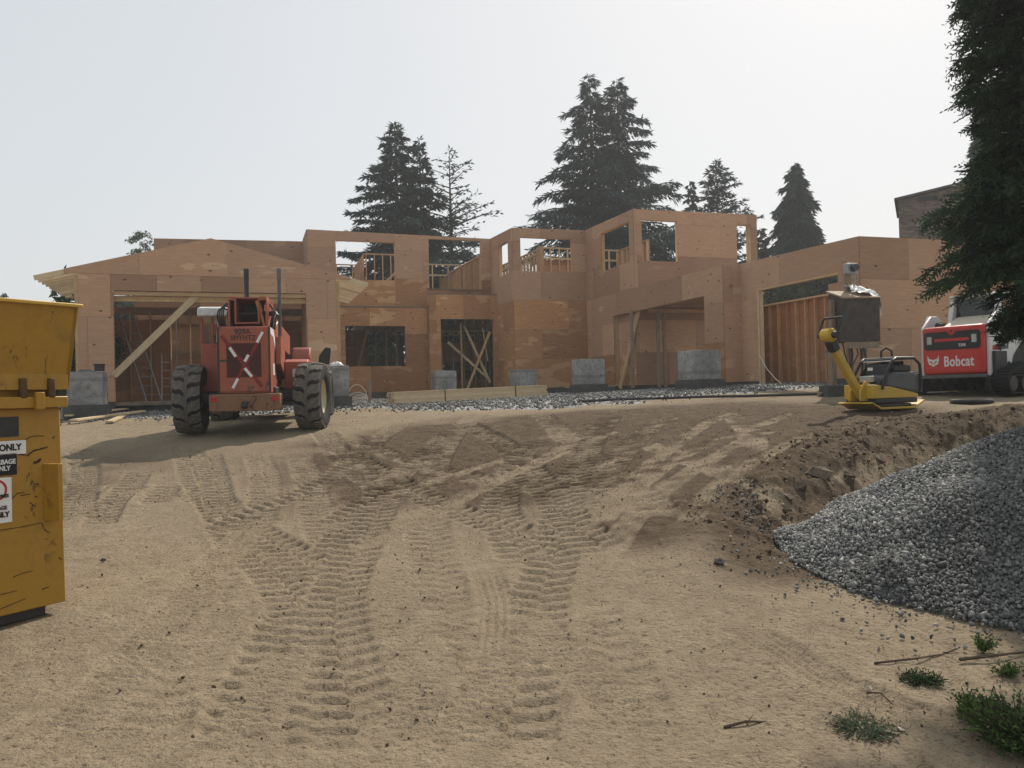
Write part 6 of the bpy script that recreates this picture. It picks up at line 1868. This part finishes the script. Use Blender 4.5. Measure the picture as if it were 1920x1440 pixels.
for i in range(gu):
    for j in range(gv_):
        f, g = i/(gu-1), j/(gv_-1)
        x = .0 + .50*f; y = -.22 + .60*g
        z = zz1 + .05 + .20*(y + .29)/.65 + .05*r.random() + .07*math.sin(f*7 + g*4)*.5 + (.10 if g > .6 else 0)*(1 - f)
        if f > .85: z -= .30*(f - .85)/.15 * (1.2 - .5*g)
        VV.append((x, y, z))
sh.add(VV, [(i*gv_ + j, (i+1)*gv_ + j, (i+1)*gv_ + j + 1, i*gv_ + j + 1) for i in range(gu-1) for j in range(gv_-1)])
sh.build('plastic_sheet', WHITE, PX, smooth=False)
MB().add([(.45, -.20, zz1 + .02), (.50, -.12, zz1 - .02), (.54, -.05, zz1 - .10), (.55, -.10, zz1 - .34), (.49, -.16, zz1 - .38), (.46, -.22, zz1 - .12)], [(0,1,2,3,4,5)]).build('sheet_flap', WHITE, PX)

# ------------------------------------------------------------------ brick house beyond
nb0 = at(1684, 376, 34); nb1 = at(1790, 352, 36.5)
NB = empty('brick_building', (nb0.x, nb0.y, 1.4), R_(-27.5), 'dark brick building with a sloping roof edge behind the wing', 'building')
Ln = 3.6
m = Mat('dark_brick', .9, .15)
bt = m.n('ShaderNodeTexBrick'); bt.inputs['Scale'].default_value = 1.0
bt.inputs['Brick Width'].default_value = .24; bt.inputs['Row Height'].default_value = .085; bt.inputs['Mortar Size'].default_value = .006
bt.inputs['Color1'].default_value = (.085, .058, .045, 1); bt.inputs['Color2'].default_value = (.19, .14, .11, 1); bt.inputs['Mortar'].default_value = (.13, .12, .11, 1)
mp = m.coord('Object'); sx_ = m.n('ShaderNodeSeparateXYZ'); m.l(mp, sx_.inputs[0]); cx_ = m.n('ShaderNodeCombineXYZ'); m.l(sx_.outputs[0], cx_.inputs[0]); m.l(sx_.outputs[2], cx_.inputs[1])
m.l(cx_.outputs[0], bt.inputs['Vector'])
m.color(m.mix(m.ramp(m.noise(m.coord('Object', scale=(1, 1, 4)), 1.6, 4), [(.35, 0.0), (.7, .6)]), bt.outputs[0], (.075, .06, .052, 1)))
nd = Vector((math.cos(R_(-27.5)), math.sin(R_(-27.5)))); nq = along(nb0.xy.copy(), nd, 1762, 357)
ha = nb0.z - 1.4; hb = ha + (z_at(nq, 1762, 357) - nb0.z) / (nq - nb0.xy).length * Ln
MB().add([(0, 0, 0), (Ln, 0, 0), (Ln, 4, 0), (0, 4, 0), (0, 0, ha), (Ln, 0, hb), (Ln, 4, hb), (0, 4, ha)], [(0,3,2,1), (4,5,6,7), (0,1,5,4), (1,2,6,5), (2,3,7,6), (3,0,4,7)]).build('wall', m.m, NB)
MB().add([(-.15, -.12, ha), (Ln, -.12, hb + .02), (Ln, 4.1, hb + .02), (-.15, 4.1, ha), (-.15, -.12, ha + .10), (Ln, -.12, hb + .12), (Ln, 4.1, hb + .12), (-.15, 4.1, ha + .10)], [(0,3,2,1), (4,5,6,7), (0,1,5,4), (1,2,6,5), (2,3,7,6), (3,0,4,7)]).build('roof', CONC_DARK, NB)
MB().box((.75, -.03, ha - .15), (1.5, .0, ha + .03)).build('louvre', BLACK, NB)

# ------------------------------------------------------------------ stones on the drive and in the bank
def rock(label, px, py, s, seed, mat, group=None, sink=.3):
    q = at_ground(px, py)
    cv, cf = CHIPS[seed % len(CHIPS)]
    bm = bmesh.new()
    vs_ = [bm.verts.new(v) for v in cv]
    for f in cf: bm.faces.new([vs_[i] for i in f])
    bmesh.ops.subdivide_edges(bm, edges=bm.edges, cuts=2, use_grid_fill=True)
    rr = random.Random(seed)
    for v in bm.verts: v.co *= 1 + rr.uniform(-.09, .05)
    bmesh.ops.scale(bm, vec=(s, s, s), verts=bm.verts)
    me = bpy.data.meshes.new('rock'); bm.to_mesh(me); bm.free()
    o = link('rock', me, mat); o.location = (q.x, q.y, q.z + s*(.45 - sink)); o.rotation_euler = (rr.uniform(-.4, .4), rr.uniform(-.4, .4), rr.uniform(0, 6))
    return tag(o, label, 'rock', group)
ROCK = plain('brown_rock', (.13, .10, .075, 1), .9, .15, var=.4, scale=20)
ROCKD = plain('dark_rock', (.045, .042, .042, 1), .85, .2, var=.4, scale=20)
ROCKP = plain('pale_pebble', (.48, .42, .36, 1), .8, .2, var=.2, scale=20)
rock('dark fist-sized stone alone on the drive left of the heap', 1349, 1061, .055, 2, ROCKD, sink=.05)
rock('white pebble beside the crooked twig', 1630, 1294, .018, 3, ROCKP, sink=.05)
rock('white pebble at the right end of the flat cutting', 1690, 1371, .020, 4, ROCKP, sink=.05)
rock('small grey stone near the corner of the yellow bin', 194, 1053, .03, 5, ROCKD, sink=.05)
rock('large tan boulder near the middle of the dirt bank', 1527, 893, .15, 6, ROCK)
for k, (px, py, s) in enumerate([(1500, 915, .13), (1590, 895, .12), (1530, 850, .09), (1625, 830, .10), (1480, 935, .09), (1690, 825, .11), (1735, 800, .08), (1580, 855, .08), (1650, 865, .09), (1425, 950, .08), (1600, 812, .07), (1560, 930, .08), (1765, 815, .08)]):
    rock('brown rock half buried in the dirt bank', px, py, s * .72, 10 + k, ROCK, 'rocks along the dirt bank')
q = at_ground(1822, 757)
tag(MB().lathe([(0, .02), (.0, .30), (.045, .34), (.075, .32), (.075, .24), (.05, .22), (.05, .02)], 30, 'z').build('drain_cover', plain('dusty_black', (.05, .05, .048, 1), .7), smooth=True, M=Matrix.Translation((q.x, q.y, q.z + .0))), 'flat round dark cover lying on the dirt below the loader', 'cover')

# ------------------------------------------------------------------ smoky air
HZ = MB().box((-190, -30, -2.0), (190, 185, 30.0)).build('haze', None)
HZ['kind'] = 'stuff'; HZ['label'] = 'thin smoke haze hanging over the site'
hm = bpy.data.materials.new('smoke_haze'); hm.use_nodes = True
hm.node_tree.nodes.clear()
ho = hm.node_tree.nodes.new('ShaderNodeOutputMaterial'); hv = hm.node_tree.nodes.new('ShaderNodeVolumePrincipled')
hv.inputs['Color'].default_value = (.86, .88, .90, 1); hv.inputs['Density'].default_value = .0013; hv.inputs['Anisotropy'].default_value = .3
hm.node_tree.links.new(hv.outputs[0], ho.inputs['Volume'])
HZ.data.materials.clear(); HZ.data.materials.append(hm)
